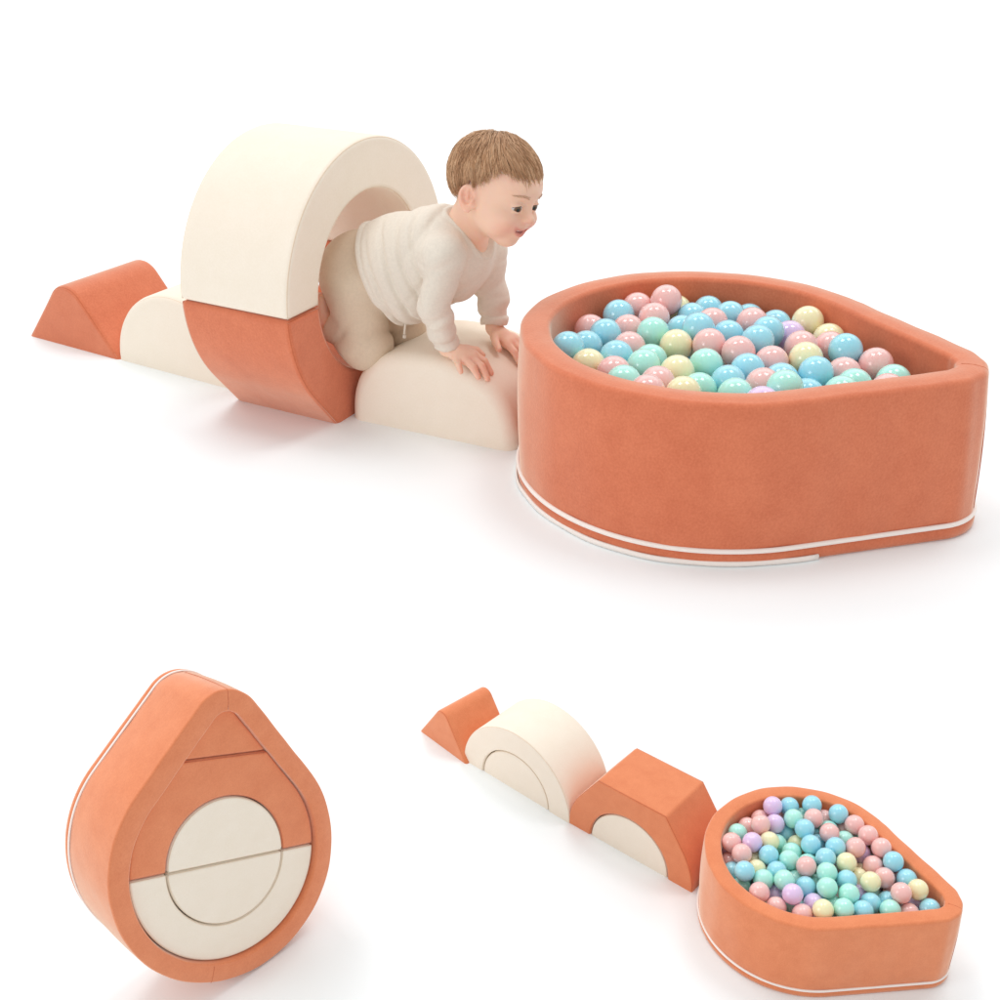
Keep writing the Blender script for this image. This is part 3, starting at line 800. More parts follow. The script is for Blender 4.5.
        ('M', 0.773, 0.407, 0.395, 'half buried mint ball, near centre left in small pit, beside two pink balls'),
        ('M', -0.057, 1.049, 0.567, 'half buried mint ball, near right in small pit, between mint and pink balls'),
        ('P', 0.001, 1.176, 0.311, 'half buried pink ball, near right in small pit, beside two mint balls'),
        ('M', 0.414, -0.411, 0.534, 'right half buried mint ball, middle left in small pit, between pink and yellow balls'),
        ('P', 0.409, 0.519, 0.186, 'left half buried pink ball, near centre right in small pit, beside two pink balls'),
        ('P', -0.431, 0.911, 0.393, 'half buried pink ball, middle right in small pit, between mint and pink balls'),
        ('P', 0.441, -0.754, 0.186, 'half buried pink ball, middle left in small pit, between blue and pink balls'),
        ('B', 0.292, 0.731, 0.186, 'right half buried blue ball, near centre right in small pit, between mint and pink balls'),
        ('B', 0.386, 0.315, 0.714, 'half buried blue ball, middle centre left in small pit, between mint and pink balls'),
        ('Y', 0.632, -0.604, 0.607, 'half buried yellow ball, middle left in small pit, between blue and mint balls'),
        ('B', 0.368, 1.002, 0.538, 'half buried blue ball, near centre right in small pit, between blue and mint balls'),
        ('P', 0.253, 0.91, 0.347, 'right half buried pink ball, near centre right in small pit, between blue and mint balls'),
        ('B', 0.553, 0.736, 0.186, 'left half buried blue ball, near centre right in small pit, between mint and pink balls'),
        ('B', -0.026, 0.476, 0.709, 'half buried blue ball, middle centre right in small pit, between mint and yellow balls'),
        ('M', -0.125, -0.241, 0.683, 'leftmost half buried mint ball, middle centre left in small pit, beside two mint balls'),
        ('P', 0.415, 0.935, 0.186, 'left half buried pink ball, near centre right in small pit, between blue and mint balls'),
        ('B', -0.198, 0.311, 0.658, 'half buried blue ball, middle centre right in small pit, between mint and pink balls'),
        ('L', -0.868, -0.1, 0.581, 'half buried lilac ball, far centre left in small pit, between blue and mint balls'),
        ('Y', -0.548, -0.68, 0.63, 'half buried yellow ball, far left in small pit, beside two pink balls'),
        ('P', 0.63, -0.606, 0.186, 'half buried pink ball, near left in small pit, between blue and mint balls'),
        ('L', 0.209, -0.754, 0.582, 'left half buried lilac ball, middle left in small pit, between pink and yellow balls'),
        ('M', -0.556, 0.403, 0.689, 'left half buried mint ball, middle centre right in small pit, between lilac and mint balls'),
        ('M', 0.396, -0.62, 0.656, 'half buried mint ball, middle left in small pit, between blue and pink balls'),
        ('L', 0.067, -0.871, 0.742, 'half buried lilac ball, far left in small pit, between mint and pink balls'),
        ('P', 0.17, 0.36, 0.595, 'right half buried pink ball, middle centre left in small pit, between mint and pink balls'),
        ('L', 0.854, -0.183, 0.186, 'left half buried lilac ball, near left in small pit, between pink and yellow balls'),
        ('M', -0.358, 1.018, 0.597, 'half buried mint ball, middle right in small pit, beside two pink balls'),
        ('M', 0.822, -0.297, 0.393, 'left half buried mint ball, near left in small pit, between lilac and yellow balls'),
        ('P', 0.454, 0.034, 0.71, 'half buried pink ball, middle centre left in small pit, beside two mint balls'),
        ('P', 0.214, -0.089, 0.554, 'left half buried pink ball, middle centre left in small pit, between mint and pink balls'),
        ('L', -0.262, 0.786, 0.611, 'half buried lilac ball, middle centre right in small pit, between pink and yellow balls'),
        ('B', -0.101, -0.456, 0.576, 'half buried blue ball, middle left in small pit, between mint and pink balls'),
        ('B', 0.822, 0.295, 0.186, 'right half buried blue ball, near centre left in small pit, beside two pink balls'),
        ('Y', 0.279, 1.131, 0.186, 'half buried yellow ball, near right in small pit, between blue and mint balls'),
        ('P', 0.53, 0.399, 0.395, 'right half buried pink ball, near centre left in small pit, beside two pink balls'),
        ('Y', 0.162, 0.931, 0.651, 'half buried yellow ball, near centre right in small pit, beside two blue balls'),
        ('L', 0.824, 0.29, 0.601, 'half buried lilac ball, near centre left in small pit, beside two pink balls'),
        ('B', 0.148, 0.699, 0.382, 'half buried blue ball, near centre right in small pit, between lilac and pink balls'),
        ('P', -0.562, -0.432, 0.591, 'half buried pink ball, far centre left in small pit, between blue and pink balls'),
        ('M', 0.089, -0.155, 0.76, 'middle half buried mint ball, middle centre left in small pit, beside two mint balls'),
        ('M', 0.643, 0.606, 0.367, 'half buried mint ball, near centre right in small pit, between blue and pink balls'),
        ('L', 0.305, -0.819, 0.377, 'half buried lilac ball, middle left in small pit, between blue and pink balls'),
        ('B', 0.561, -0.377, 0.717, 'half buried blue ball, middle left in small pit, between lilac and mint balls'),
        ('B', 0.071, -0.871, 0.421, 'half buried blue ball, middle left in small pit, beside two pink balls'),
        ('B', -0.632, 0.194, 0.595, 'half buried blue ball, far centre right in small pit, between blue and pink balls'),
        ('P', 0.319, -0.596, 0.417, 'middle half buried pink ball, middle left in small pit, between pink and yellow balls'),
        ('P', 0.08, -0.297, 0.568, 'rightmost half buried pink ball, middle left in small pit, between pink and yellow balls'),
        ('M', 0.771, -0.412, 0.186, 'half buried mint ball, near left in small pit, between mint and yellow balls'),
        ('M', 0.023, -0.406, 0.778, 'half buried mint ball, middle left in small pit, beside two yellow balls'),
        ('M', -0.69, 0.539, 0.475, 'right half buried mint ball, middle centre right in small pit, between lilac and mint balls'),
        ('P', 0.644, 0.454, 0.186, 'left half buried pink ball, near centre left in small pit, beside two pink balls'),
        ('B', 0.407, -0.199, 0.651, 'half buried blue ball, middle left in small pit, between lilac and pink balls'),
        ('P', -0.162, -0.858, 0.355, 'half buried pink ball, middle left in small pit, beside two pink balls'),
        ('L', 0.013, -0.874, 0.186, 'half buried lilac ball, middle left in small pit, beside two pink balls'),
        ('P', 0.203, -0.74, 0.186, 'leftmost half buried pink ball, middle left in small pit, between pink and yellow balls'),
        ('P', -0.221, 1.214, 0.625, 'half buried pink ball, middle right in small pit, between lilac and pink balls'),
        ('M', 0.872, 0.056, 0.186, 'half buried mint ball, near centre left in small pit, between pink and yellow balls'),
        ('M', 0.143, 1.327, 0.186, 'left half buried mint ball, near right in small pit, beside two mint balls'),
        ('M', 0.078, -0.628, 0.414, 'left half buried mint ball, middle left in small pit, between pink and yellow balls'),
        ('P', -0.244, -0.635, 0.658, 'half buried pink ball, far left in small pit, beside two pink balls'),
        ('B', 0.409, 0.626, 0.388, 'left half buried blue ball, near centre right in small pit, between blue and pink balls'),
        ('M', 0.478, 0.844, 0.392, 'left half buried mint ball, near centre right in small pit, between blue and mint balls'),
        ('B', 0.708, -0.512, 0.396, 'half buried blue ball, near left in small pit, between mint and yellow balls'),
        ('P', 0.774, -0.406, 0.605, 'half buried pink ball, near left in small pit, between mint and yellow balls'),
        ('L', 0.184, -0.513, 0.6, 'right half buried lilac ball, middle left in small pit, between pink and yellow balls'),
        ('B', 0.6, 0.224, 0.666, 'half buried blue ball, near centre left in small pit, between mint and pink balls'),
        ('Y', -0.177, 1.278, 0.186, 'leftmost half buried yellow ball, near right in small pit, beside two mint balls'),
        ('P', 0.555, 0.159, 0.409, 'half buried pink ball, near centre left in small pit, between mint and pink balls'),
        ('M', 0.309, 0.772, 0.547, 'half buried mint ball, near centre right in small pit, between lilac and mint balls'),
        ('B', -0.003, -0.662, 0.64, 'half buried blue ball, middle left in small pit, between pink and yellow balls'),
        ('P', 0.356, 0.519, 0.593, 'right half buried pink ball, near centre right in small pit, beside two pink balls'),
        ('B', -0.652, -0.581, 0.425, 'half buried blue ball, far left in small pit, between blue and pink balls'),
        ('M', 0.159, 1.092, 0.471, 'half buried mint ball, near right in small pit, between blue and mint balls'),
        ('M', -0.052, 0.842, 0.715, 'half buried mint ball, middle centre right in small pit, between lilac and pink balls'),
        ('P', -0.496, 0.818, 0.601, 'half buried pink ball, middle centre right in small pit, between mint and pink balls'),
        ('Y', 0.001, 1.502, 0.426, 'rightmost half buried yellow ball, near right in small pit, beside two mint balls'),
        ('Y', -0.795, -0.362, 0.583, 'half buried yellow ball, far centre left in small pit, between mint and pink balls'),
        ('M', 0.095, 1.001, 0.186, 'right half buried mint ball, near centre right in small pit, between blue and mint balls'),
        ('L', 0.872, -0.061, 0.407, 'right half buried lilac ball, near left in small pit, between pink and yellow balls'),
        ('Y', 0.088, 0.079, 0.707, 'half buried yellow ball, middle centre left in small pit, beside two mint balls'),
        ('L', -0.324, -0.161, 0.58, 'half buried lilac ball, middle centre left in small pit, between blue and yellow balls'),
        ('B', -0.625, 0.632, 0.688, 'half buried blue ball, middle centre right in small pit, between lilac and mint balls'),
        ('Y', 0.645, 0.136, 0.186, 'left half buried yellow ball, near centre left in small pit, beside two pink balls'),
        ('M', 0.59, -0.284, 0.427, 'right half buried mint ball, near left in small pit, between lilac and yellow balls'),
        ('Y', 0.147, 1.32, 0.428, 'middle half buried yellow ball, near right in small pit, beside two mint balls'),
    ]),
}
def ball_mesh(c):
    bm = bmesh.new()
    bmesh.ops.create_uvsphere(bm, u_segments=40, v_segments=20, radius=1.0)
    me = bpy.data.meshes.new('play_ball')
    bm.to_mesh(me); bm.free()
    me.materials.append(BALLMAT[c])
    me.polygons.foreach_set('use_smooth', [True] * len(me.polygons))
    return me
BALLME = {c: ball_mesh(c) for c in 'PBMYL'}
for k, n in (('T', 'large pit'), ('B', 'small pit')):
    gname = 'balls in the ' + n
    rad, rows = BALLS[k]
    s = SIZE[k] * U
    c, sn = math.cos(turn(n)), math.sin(turn(n))
    for (colr, u, v, z, lab) in rows:
        o = bpy.data.objects.new('play_ball', BALLME[colr])
        COL.objects.link(o)
        o.location = (at(n)[0] + (u * c - v * sn) * s, at(n)[1] + (u * sn + v * c) * s, z * s)
        o.scale = (rad * s,) * 3
        o.rotation_euler = (random.uniform(-.3, .3), random.uniform(-.3, .3), random.uniform(0, 6.28))
        tag(o, lab, 'ball', gname)

# ================================================================ the child
# A body is described by tapered capsules and ellipsoids blended into one distance field and meshed in one piece.
# Local frame of the child: x forward along the blocks, y to the child's left, z up; unit = 0.1 m.
class Field:
    def __init__(self, lo, hi, h):
        self.lo = np.array(lo, float); self.h = h
        self.n = [int(math.ceil((hi[i] - lo[i]) / h)) + 1 for i in range(3)]
        self.v = np.full(self.n, 3.0, np.float32)
    def twin(self):
        q = Field.__new__(Field); q.lo, q.h, q.n = self.lo, self.h, self.n
        q.v = np.full(self.n, 3.0, np.float32)
        return q
    def part(self, lo, hi, pad):
        sl, ax = [], []
        for i in range(3):
            a = max(0, int((lo[i] - pad - self.lo[i]) / self.h)); b = min(self.n[i], int((hi[i] + pad - self.lo[i]) / self.h) + 2)
            sl.append(slice(a, b)); ax.append((self.lo[i] + self.h * np.arange(a, b)).astype(np.float32))
        return tuple(sl), ax[0][:, None, None], ax[1][None, :, None], ax[2][None, None, :]
    def join(self, d, sl, k):
        a = self.v[sl]
        if k > 0:
            hh = np.clip(0.5 + 0.5 * (a - d) / k, 0, 1)
            self.v[sl] = a * (1 - hh) + d * hh - k * hh * (1 - hh)
        else:
            self.v[sl] = np.minimum(a, d)
    def carve(self, d, sl, k):
        a = self.v[sl]; d = -d
        hh = np.clip(0.5 - 0.5 * (a - d) / max(k, 1e-6), 0, 1)
        self.v[sl] = a * (1 - hh) + d * hh + k * hh * (1 - hh)

def d_cap(x, y, z, a, b, ra, rb):
    ax, ay, az = a; bx, by, bz = b[0] - ax, b[1] - ay, b[2] - az
    L2 = bx * bx + by * by + bz * bz + 1e-9
    t = np.clip(((x - ax) * bx + (y - ay) * by + (z - az) * bz) / L2, 0, 1)
    return np.sqrt((x - ax - bx * t) ** 2 + (y - ay - by * t) ** 2 + (z - az - bz * t) ** 2) - (ra + (rb - ra) * t)

def cap(F, a, b, ra, rb, k=0.12):
    m_ = max(ra, rb)
    lo = np.minimum(a, b) - m_; hi = np.maximum(a, b) + m_
    sl, x, y, z = F.part(lo, hi, k + 0.15)
    F.join(d_cap(x, y, z, a, b, ra, rb), sl, k)

def d_ell(x, y, z, c, R, rad):
    """ellipsoid with axes = columns of R"""
    px, py, pz = x - c[0], y - c[1], z - c[2]
    q = [px * R[0][i] + py * R[1][i] + pz * R[2][i] for i in range(3)]
    k0 = np.sqrt((q[0] / rad[0]) ** 2 + (q[1] / rad[1]) ** 2 + (q[2] / rad[2]) ** 2) + 1e-6
    k1 = np.sqrt((q[0] / rad[0] ** 2) ** 2 + (q[1] / rad[1] ** 2) ** 2 + (q[2] / rad[2] ** 2) ** 2) + 1e-6
    return k0 * (k0 - 1) / k1

EYE3 = ((1, 0, 0), (0, 1, 0), (0, 0, 1))
def ell(F, c, rad, k=0.1, R=EYE3, cut=False):
    m_ = max(rad)
    c = np.array(c, float)
    sl, x, y, z = F.part(c - m_, c + m_, k + 0.12)
    d = d_ell(x, y, z, c, R, rad)
    (F.carve if cut else F.join)(d, sl, k)

def net(F):
    """naive surface nets: vertices in cells that the surface crosses, one quad per crossed grid edge"""
    v = F.v
    n = v.shape
    ins = v < 0
    c = [n[0] - 1, n[1] - 1, n[2] - 1]
    cnt = np.zeros(c, np.int8)
    corners = [(i, j, k) for i in (0, 1) for j in (0, 1) for k in (0, 1)]
    for i, j, k in corners:
        cnt += ins[i:i + c[0], j:j + c[1], k:k + c[2]]
    act = np.argwhere((cnt > 0) & (cnt < 8))
    idx = np.full(c, -1, np.int32)
    idx[act[:, 0], act[:, 1], act[:, 2]] = np.arange(len(act))
    vals = {q: v[act[:, 0] + q[0], act[:, 1] + q[1], act[:, 2] + q[2]] for q in corners}
    P = np.zeros((len(act), 3)); w = np.zeros(len(act))
    for q in corners:
        for a in range(3):
            if q[a] == 0:
                r_ = list(q); r_[a] = 1; r_ = tuple(r_)
                A, B = vals[q], vals[r_]
                m_ = (A < 0) != (B < 0)
                t = np.where(m_, A / np.where(m_, A - B, 1), 0)
                pt = np.tile(np.array(q, float), (len(act), 1)); pt[:, a] += t
                P[m_] += pt[m_]; w[m_] += 1
    P = P / w[:, None] + act
    faces = []
    for a in range(3):
        b, c_ = (a + 1) % 3, (a + 2) % 3
        s0 = [slice(1, n[i] - 1) for i in range(3)]; s1 = list(s0)
        s0[a] = slice(0, n[a] - 1); s1[a] = slice(1, n[a])
        A, B = ins[tuple(s0)], ins[tuple(s1)]
        e = np.argwhere(A != B)
        if not len(e):
            continue
        flip = A[e[:, 0], e[:, 1], e[:, 2]]
        e = e + np.array([0 if i == a else 1 for i in range(3)])
        def at_(db, dc):
            g = e.copy(); g[:, b] += db; g[:, c_] += dc
            return idx[g[:, 0], g[:, 1], g[:, 2]]
        Q = np.stack([at_(-1, -1), at_(0, -1), at_(0, 0), at_(-1, 0)], 1)
        Q[~flip] = Q[~flip][:, ::-1]
        faces.append(Q)
    Q = np.concatenate(faces)
    Q = Q[(Q >= 0).all(1)]
    return F.lo + P * F.h, Q

def smooth(P, Q, it=2, f=0.5):
    n = len(P)
    for _ in range(it):
        S = np.zeros_like(P); w = np.zeros(n)
        for i in range(4):
            a, b = Q[:, i], Q[:, (i + 1) % 4]
            for ax in range(3):
                S[:, ax] += np.bincount(a, P[b, ax], n) + np.bincount(b, P[a, ax], n)
            w += np.bincount(a, minlength=n) + np.bincount(b, minlength=n)
        P = P + f * (S / np.maximum(w, 1)[:, None] - P)
    return P

def to_obj(name, P, Q, mat, parent, col=None):
    me = bpy.data.meshes.new(name)
    me.vertices.add(len(P)); me.vertices.foreach_set('co', (P * U).astype(np.float32).ravel())
    me.loops.add(Q.size); me.loops.foreach_set('vertex_index', Q.astype(np.int32).ravel())
    me.polygons.add(len(Q)); me.polygons.foreach_set('loop_start', np.arange(0, Q.size, Q.shape[1], dtype=np.int32))
    me.update(calc_edges=True)
    if col is not None:
        at_ = me.color_attributes.new('Col', 'FLOAT_COLOR', 'POINT')
        at_.data.foreach_set('color', np.concatenate([col, np.ones((len(P), 1))], 1).astype(np.float32).ravel())
    return link(name, me, mat, parent)

def A3(*q):
    return np.array(q, float)

def wavy(x, y, z, seed, n=7, f0=2.0, f1=7.0):
    r_ = np.random.default_rng(seed)
    s = 0
    for i in range(n):
        d = r_.normal(size=3); d /= np.linalg.norm(d)
        f = f0 + (f1 - f0) * i / (n - 1)
        s = s + np.sin(f * (d[0] * x + d[1] * y + d[2] * z) + r_.uniform(0, 6.3) + 0.8 * np.sin(f * .6 * (d[1] * x + d[2] * y - d[0] * z))) / (1 + i * .35)
    return s

kid_x, kid_y, kid_turn = -2.4469, 23.2439, -0.49
person = empty('person', (kid_x * U, kid_y * U, 0), kid_turn)
tag(person, 'toddler in cream shirt and beige trousers crawling out of the tunnel onto a cream block', 'person')

# ---- joints
PEL, WAI, CHE = A3(0.05, -0.2, 2.66), A3(0.80, -0.2, 2.92), A3(1.72, -0.2, 3.30)
NECK = A3(2.22, -0.2, 3.78)
SHR, ELR, WRR = A3(2.20, -0.98, 3.52), A3(2.08, -1.14, 2.58), A3(2.14, -0.87, 1.76)
SHL, ELL_, WRL = A3(2.15, 0.58, 3.22), A3(2.30, 0.55, 2.42), A3(2.42, 0.42, 1.78)
HIR, KNR, ANR = A3(0.08, -0.62, 2.45), A3(0.22, -0.75, 1.47), A3(-0.50, -0.93, 1.86)
HIL, KNL, ANL = A3(0.10, 0.22, 2.40), A3(0.46, 0.28, 1.42), A3(-0.50, 0.30, 1.30)

# ---- head frame
HEAD = A3(2.80, -0.22, 4.58)
def rot(axis, a):
    return np.array(Matrix.Rotation(a, 3, axis))
HR = rot("Z", -0.10) @ rot("X", -0.16) @ rot("Y", 0.30)
HS = 0.955
def hp(x, y, z):
    return HEAD + HR @ (A3(x, y, z) * HS)

def hell(F, c, rad, k=0.1, cut=False, extra=None):
    R = HR if extra is None else HR @ extra
    ell(F, hp(*c), [q * HS for q in rad], k, R, cut)
def hcap(F, a, b, ra, rb, k=0.06):
    cap(F, hp(*a), hp(*b), ra * HS, rb * HS, k)

# ---- bare body: head, neck, trunk, limbs, hands, foot
B = Field((-1.4, -1.9, 0.75), (4.1, 1.6, 5.95), 0.023)
hell(B, (-0.10, 0, 0.22), (0.84, 0.72, 0.72), 0)
hell(B, (0.20, 0, -0.18), (0.56, 0.59, 0.62), 0.18)
hell(B, (0.46, 0, 0.28), (0.34, 0.50, 0.36), 0.2)           # forehead
for s in (-1, 1):
    hell(B, (0.42, 0.33 * s, -0.36), (0.31, 0.28, 0.29), 0.14)   # cheeks
    hell(B, (0.62, 0.24 * s, -0.27), (0.14, 0.17, 0.14), 0.12)
hell(B, (0.54, 0, -0.65), (0.22, 0.25, 0.19), 0.14)         # chin
for s in (-1, 1):
    hell(B, (0.84, 0.27 * s, 0.0), (0.16, 0.17, 0.11), 0.14, cut=True)   # eye hollows
hcap(B, (0.74, 0, 0.04), (0.84, 0, -0.15), 0.06, 0.08, 0.10)           # nose
hell(B, (0.890, 0, -0.165), (0.085, 0.095, 0.078), 0.05)
for s in (-1, 1):
    hell(B, (0.825, 0.085 * s, -0.185), (0.075, 0.058, 0.050), 0.03)
    hell(B, (0.88, 0.045 * s, -0.238), (0.035, 0.028, 0.02), 0.015, cut=True)
    # eyelids
    hell(B, (0.665, 0.27 * s, 0.045), (0.13, 0.145, 0.060), 0.04)
    hell(B, (0.665, 0.27 * s, -0.055), (0.12, 0.13, 0.045), 0.04)
    hell(B, (0.78, 0.27 * s, 0.005), (0.11, 0.122, 0.048), 0.02, cut=True)
    hell(B, (0.80, 0.27 * s, 0.105), (0.06, 0.13, 0.012), 0.03, cut=True)   # lid crease
hell(B, (0.66, 0, -0.40), (0.16, 0.26, 0.16), 0.14)         # muzzle
def smile(f, dz=0.0, dx=0.0):
    # curve of the mouth, f from -1 (right corner) to 1 (left corner)
    return (0.795 - 0.175 * f * f + dx, 0.295 * f, -0.450 + 0.135 * f * f + dz)
for i in range(8):
    f0, f1 = -0.88 + 1.76 * i / 8, -0.88 + 1.76 * (i + 1) / 8
    th = lambda f: 0.020 + 0.022 * (1 - f * f)
    hcap(B, smile(f0, .045), smile(f1, .045), th(f0) * .9, th(f1) * .9, 0.03)
    hcap(B, smile(f0, -.055, -.015), smile(f1, -.055, -.015), th(f0) * 1.15, th(f1) * 1.15, 0.03)
for i in range(8):
    f0, f1 = -0.95 + 1.9 * i / 8, -0.95 + 1.9 * (i + 1) / 8
    p0, p1 = hp(*smile(f0, 0, .02)), hp(*smile(f1, 0, .02))
    sl, x, y, z = B.part(np.minimum(p0, p1) - .1, np.maximum(p0, p1) + .1, 0.05)
    B.carve(d_cap(x, y, z, p0, p1, 0.012 + 0.026 * (1 - f0 * f0), 0.012 + 0.026 * (1 - f1 * f1)), sl, 0.015)
for s in (-1, 1):
    hell(B, (0.57, 0.38 * s, -0.27), (0.22, 0.19, 0.17), 0.10)   # cheeks pushed up by the smile
for s in (-1, 1):                                           # ears
    E = rot('Z', -0.45 * s) @ rot('Y', -0.25)
    hell(B, (-0.06, 0.715 * s, -0.13), (0.19, 0.085, 0.25), 0.05, extra=E)
    hell(B, (-0.045, 0.80 * s, -0.09), (0.118, 0.105, 0.165), 0.02, cut=True, extra=E)
    hell(B, (-0.085, 0.735 * s, -0.07), (0.035, 0.035, 0.13), 0.03, extra=E)      # inner fold
    hell(B, (0.055, 0.745 * s, -0.16), (0.045, 0.04, 0.06), 0.03)
    hell(B, (-0.02, 0.72 * s, -0.34), (0.075, 0.055, 0.07), 0.04)                 # lobe
cap(B, hp(-0.20, 0, -0.35), NECK - A3(0.1, 0, 0.15), 0.40, 0.42, 0.14)
for a, b, ra, rb in ((PEL, WAI, .72, .72), (WAI, CHE, .74, .74), (CHE, NECK - A3(.15, 0, .3), .74, .48), (CHE, SHR, .5, .30), (CHE, SHL, .5, .30),
                     (SHR, ELR, .30, .21), (ELR, WRR, .21, .15), (SHL, ELL_, .30, .21), (ELL_, WRL, .21, .15),
                     (PEL, HIR, .6, .52), (PEL, HIL, .6, .52), (HIR, KNR, .52, .34), (HIL, KNL, .50, .34), (KNR, ANR, .30, .20), (KNL, ANL, .30, .20)):
    cap(B, a, b, ra, rb, 0.12)
# foot of the near leg, sole turned back and up, toes on the tunnel
def foot(F, an, heel, ball, toe):
    cap(F, an, heel, 0.19, 0.20, 0.10)
    cap(F, heel, ball, 0.19, 0.19, 0.10)
    cap(F, ball, toe, 0.18, 0.11, 0.08)
foot(B, ANR, A3(-0.62, -0.90, 2.16), A3(-0.95, -0.82, 1.86), A3(-1.02, -0.78, 1.55))
foot(B, ANL, A3(-0.66, 0.30, 1.50), A3(-0.92, 0.30, 1.22), A3(-0.90, 0.30, 1.05))

def hand(F, wrist, palm, digits, thumb):
    """palm plus five separate bent digits; each digit = knuckle, middle joint, tip, radius"""
    H = F.twin()
    lo = np.min([wrist, palm] + [q for d in digits + [thumb] for q in d[:3]], 0) - .25
    hi = np.max([wrist, palm] + [q for d in digits + [thumb] for q in d[:3]], 0) + .25
    cap(H, wrist, palm, 0.155, 0.15, 0.05)
    for d in digits:
        cap(H, palm, d[0], 0.13, 0.085, 0.06)
    cap(H, palm * .6 + wrist * .4, thumb[0], 0.12, 0.09, 0.06)
    for a in range(len(digits) - 1):
        cap(H, digits[a][0] * .8 + palm * .2, digits[a + 1][0] * .8 + palm * .2, 0.09, 0.09, 0.05)
    for d in digits + [thumb]:
        r_ = d[3]
        cap(H, d[0], d[1], r_ * 1.08, r_, 0.015)
        cap(H, d[1], d[2], r_, r_ * 0.82, 0.015)
    sl, x, y, z = F.part(lo, hi, 0.05)
    F.join(H.v[sl], sl, 0.05)

sx = -0.16
SH = A3(0.02, -0.10, -0.045)
hand(B, WRR, A3(2.36, -0.74, 1.73) + SH, [
    (A3(2.40, -0.90, 1.68) + SH, A3(2.48, -0.99, 1.64) + SH, A3(2.54, -1.01, 1.50) + SH, 0.062),
    (A3(2.55, -0.83, 1.66) + SH, A3(2.72, -0.88, 1.58) + SH, A3(2.84, -0.90, 1.42) + SH, 0.070),
    (A3(2.61, -0.71, 1.67) + SH, A3(2.82, -0.74, 1.57) + SH, A3(2.95, -0.76, 1.36) + SH, 0.073),
    (A3(2.60, -0.58, 1.69) + SH, A3(2.79, -0.57, 1.60) + SH, A3(2.93, -0.58, 1.40) + SH, 0.070)],
    (A3(2.40, -0.55, 1.76) + SH, A3(2.54, -0.42, 1.72) + SH, A3(2.66, -0.40, 1.64) + SH, 0.072))
hand(B, WRL, A3(2.60, 0.38, 1.66), [
    (A3(2.76, 0.60, 1.58), A3(2.90, 0.68, 1.48), A3(3.02, 0.72, 1.33), 0.062),
    (A3(2.82, 0.49, 1.58), A3(3.00, 0.52, 1.46), A3(3.12, 0.55, 1.26), 0.070),
    (A3(2.83, 0.37, 1.57), A3(3.02, 0.37, 1.44), A3(3.15, 0.37, 1.23), 0.073),
    (A3(2.80, 0.25, 1.57), A3(2.97, 0.20, 1.47), A3(3.10, 0.16, 1.29), 0.070)],
    (A3(2.54, 0.22, 1.68), A3(2.64, 0.08, 1.63), A3(2.76, -0.02, 1.56), 0.074))
P, Q = net(B)
P = smooth(P, Q, 2, 0.5)
# skin tones: lips, flushed cheeks, ear tips, knuckles
hl = (P - HEAD) @ HR / HS
col = np.tile(A3(*lin(244, 204, 180)[:3]), (len(P), 1))
def blend(w, c):
    global col
    w = np.clip(w, 0, 1)[:, None]
    col = col * (1 - w) + A3(*lin(*c)[:3]) * w
wv = wavy(P[:, 0], P[:, 1], P[:, 2], 4, 8, 4, 16)
blend(0.10 * wv / 2, (228, 158, 132))
for s in (-1, 1):
    blend(0.42 * np.exp(-(((hl[:, 0] - .66) / .24) ** 2 + ((hl[:, 1] - .36 * s) / .2) ** 2 + ((hl[:, 2] + .36) / .17) ** 2)), (236, 150, 132))
    blend(0.4 * np.exp(-(((hl[:, 0] + .05) / .25) ** 2 + ((hl[:, 1] - .80 * s) / .10) ** 2 + ((hl[:, 2] + .14) / .3) ** 2)), (232, 148, 124))
blend(0.5 * np.exp(-(((hl[:, 0] - .92) / .1) ** 2 + (hl[:, 1] / .14) ** 2 + ((hl[:, 2] + .22) / .12) ** 2)), (236, 160, 140))
mz = hl[:, 2] - (-0.450 + 0.135 * (hl[:, 1] / .295) ** 2)
lip = np.exp(-(hl[:, 1] / .28) ** 6 - ((mz + .005) / (.026 + .062 * np.clip(1 - (hl[:, 1] / .30) ** 2, 0, 1))) ** 4) * (hl[:, 0] > .58)
blend(0.75 * lip, (222, 130, 120))
mouth = (np.abs(mz) < .024) & (np.abs(hl[:, 1]) < .28) & (hl[:, 0] > .5) & (hl[:, 0] < .790 - .175 * (hl[:, 1] / .295) ** 2)
blend(mouth * 0.85, (140, 62, 56))
hands_w = np.exp(-((P[:, 2] - 1.45) / .25) ** 2) * (P[:, 0] > 2.55)
blend(0.15 * hands_w, (232, 142, 122))
blend(0.5 * ((P[:, 0] < -.55) & (P[:, 2] > 1.2)), (240, 172, 150))

def vcol_mat(name, rough, sss=0.0, radius=(1, .4, .2), sscale=0.004, bump=None, sheen=0.0, spec=0.4):
    m, nt, p = new_mat(name)
    at_ = nt.nodes.new('ShaderNodeVertexColor'); at_.layer_name = 'Col'
    nt.links.new(at_.outputs['Color'], p.inputs['Base Color'])
    p.inputs['Roughness'].default_value = rough
    p.inputs['Specular IOR Level'].default_value = spec
    p.inputs['Sheen Weight'].default_value = sheen
    if sss:
        p.inputs['Subsurface Weight'].default_value = sss
        p.inputs['Subsurface Radius'].default_value = radius
        p.inputs['Subsurface Scale'].default_value = sscale
    if bump:
        tc = nt.nodes.new('ShaderNodeTexCoord'); nz = nt.nodes.new('ShaderNodeTexNoise')
        nz.inputs['Scale'].default_value = bump[0]; nz.inputs['Detail'].default_value = 4
        nt.links.new(tc.outputs['Object'], nz.inputs['Vector'])
        b = nt.nodes.new('ShaderNodeBump'); b.inputs['Strength'].default_value = bump[1]; b.inputs['Distance'].default_value = bump[2]
        nt.links.new(nz.outputs['Fac'], b.inputs['Height']); nt.links.new(b.outputs['Normal'], p.inputs['Normal'])
    return m
SKIN = vcol_mat('child_skin', 0.5, 0.35, bump=(900, 0.15, 0.0006))
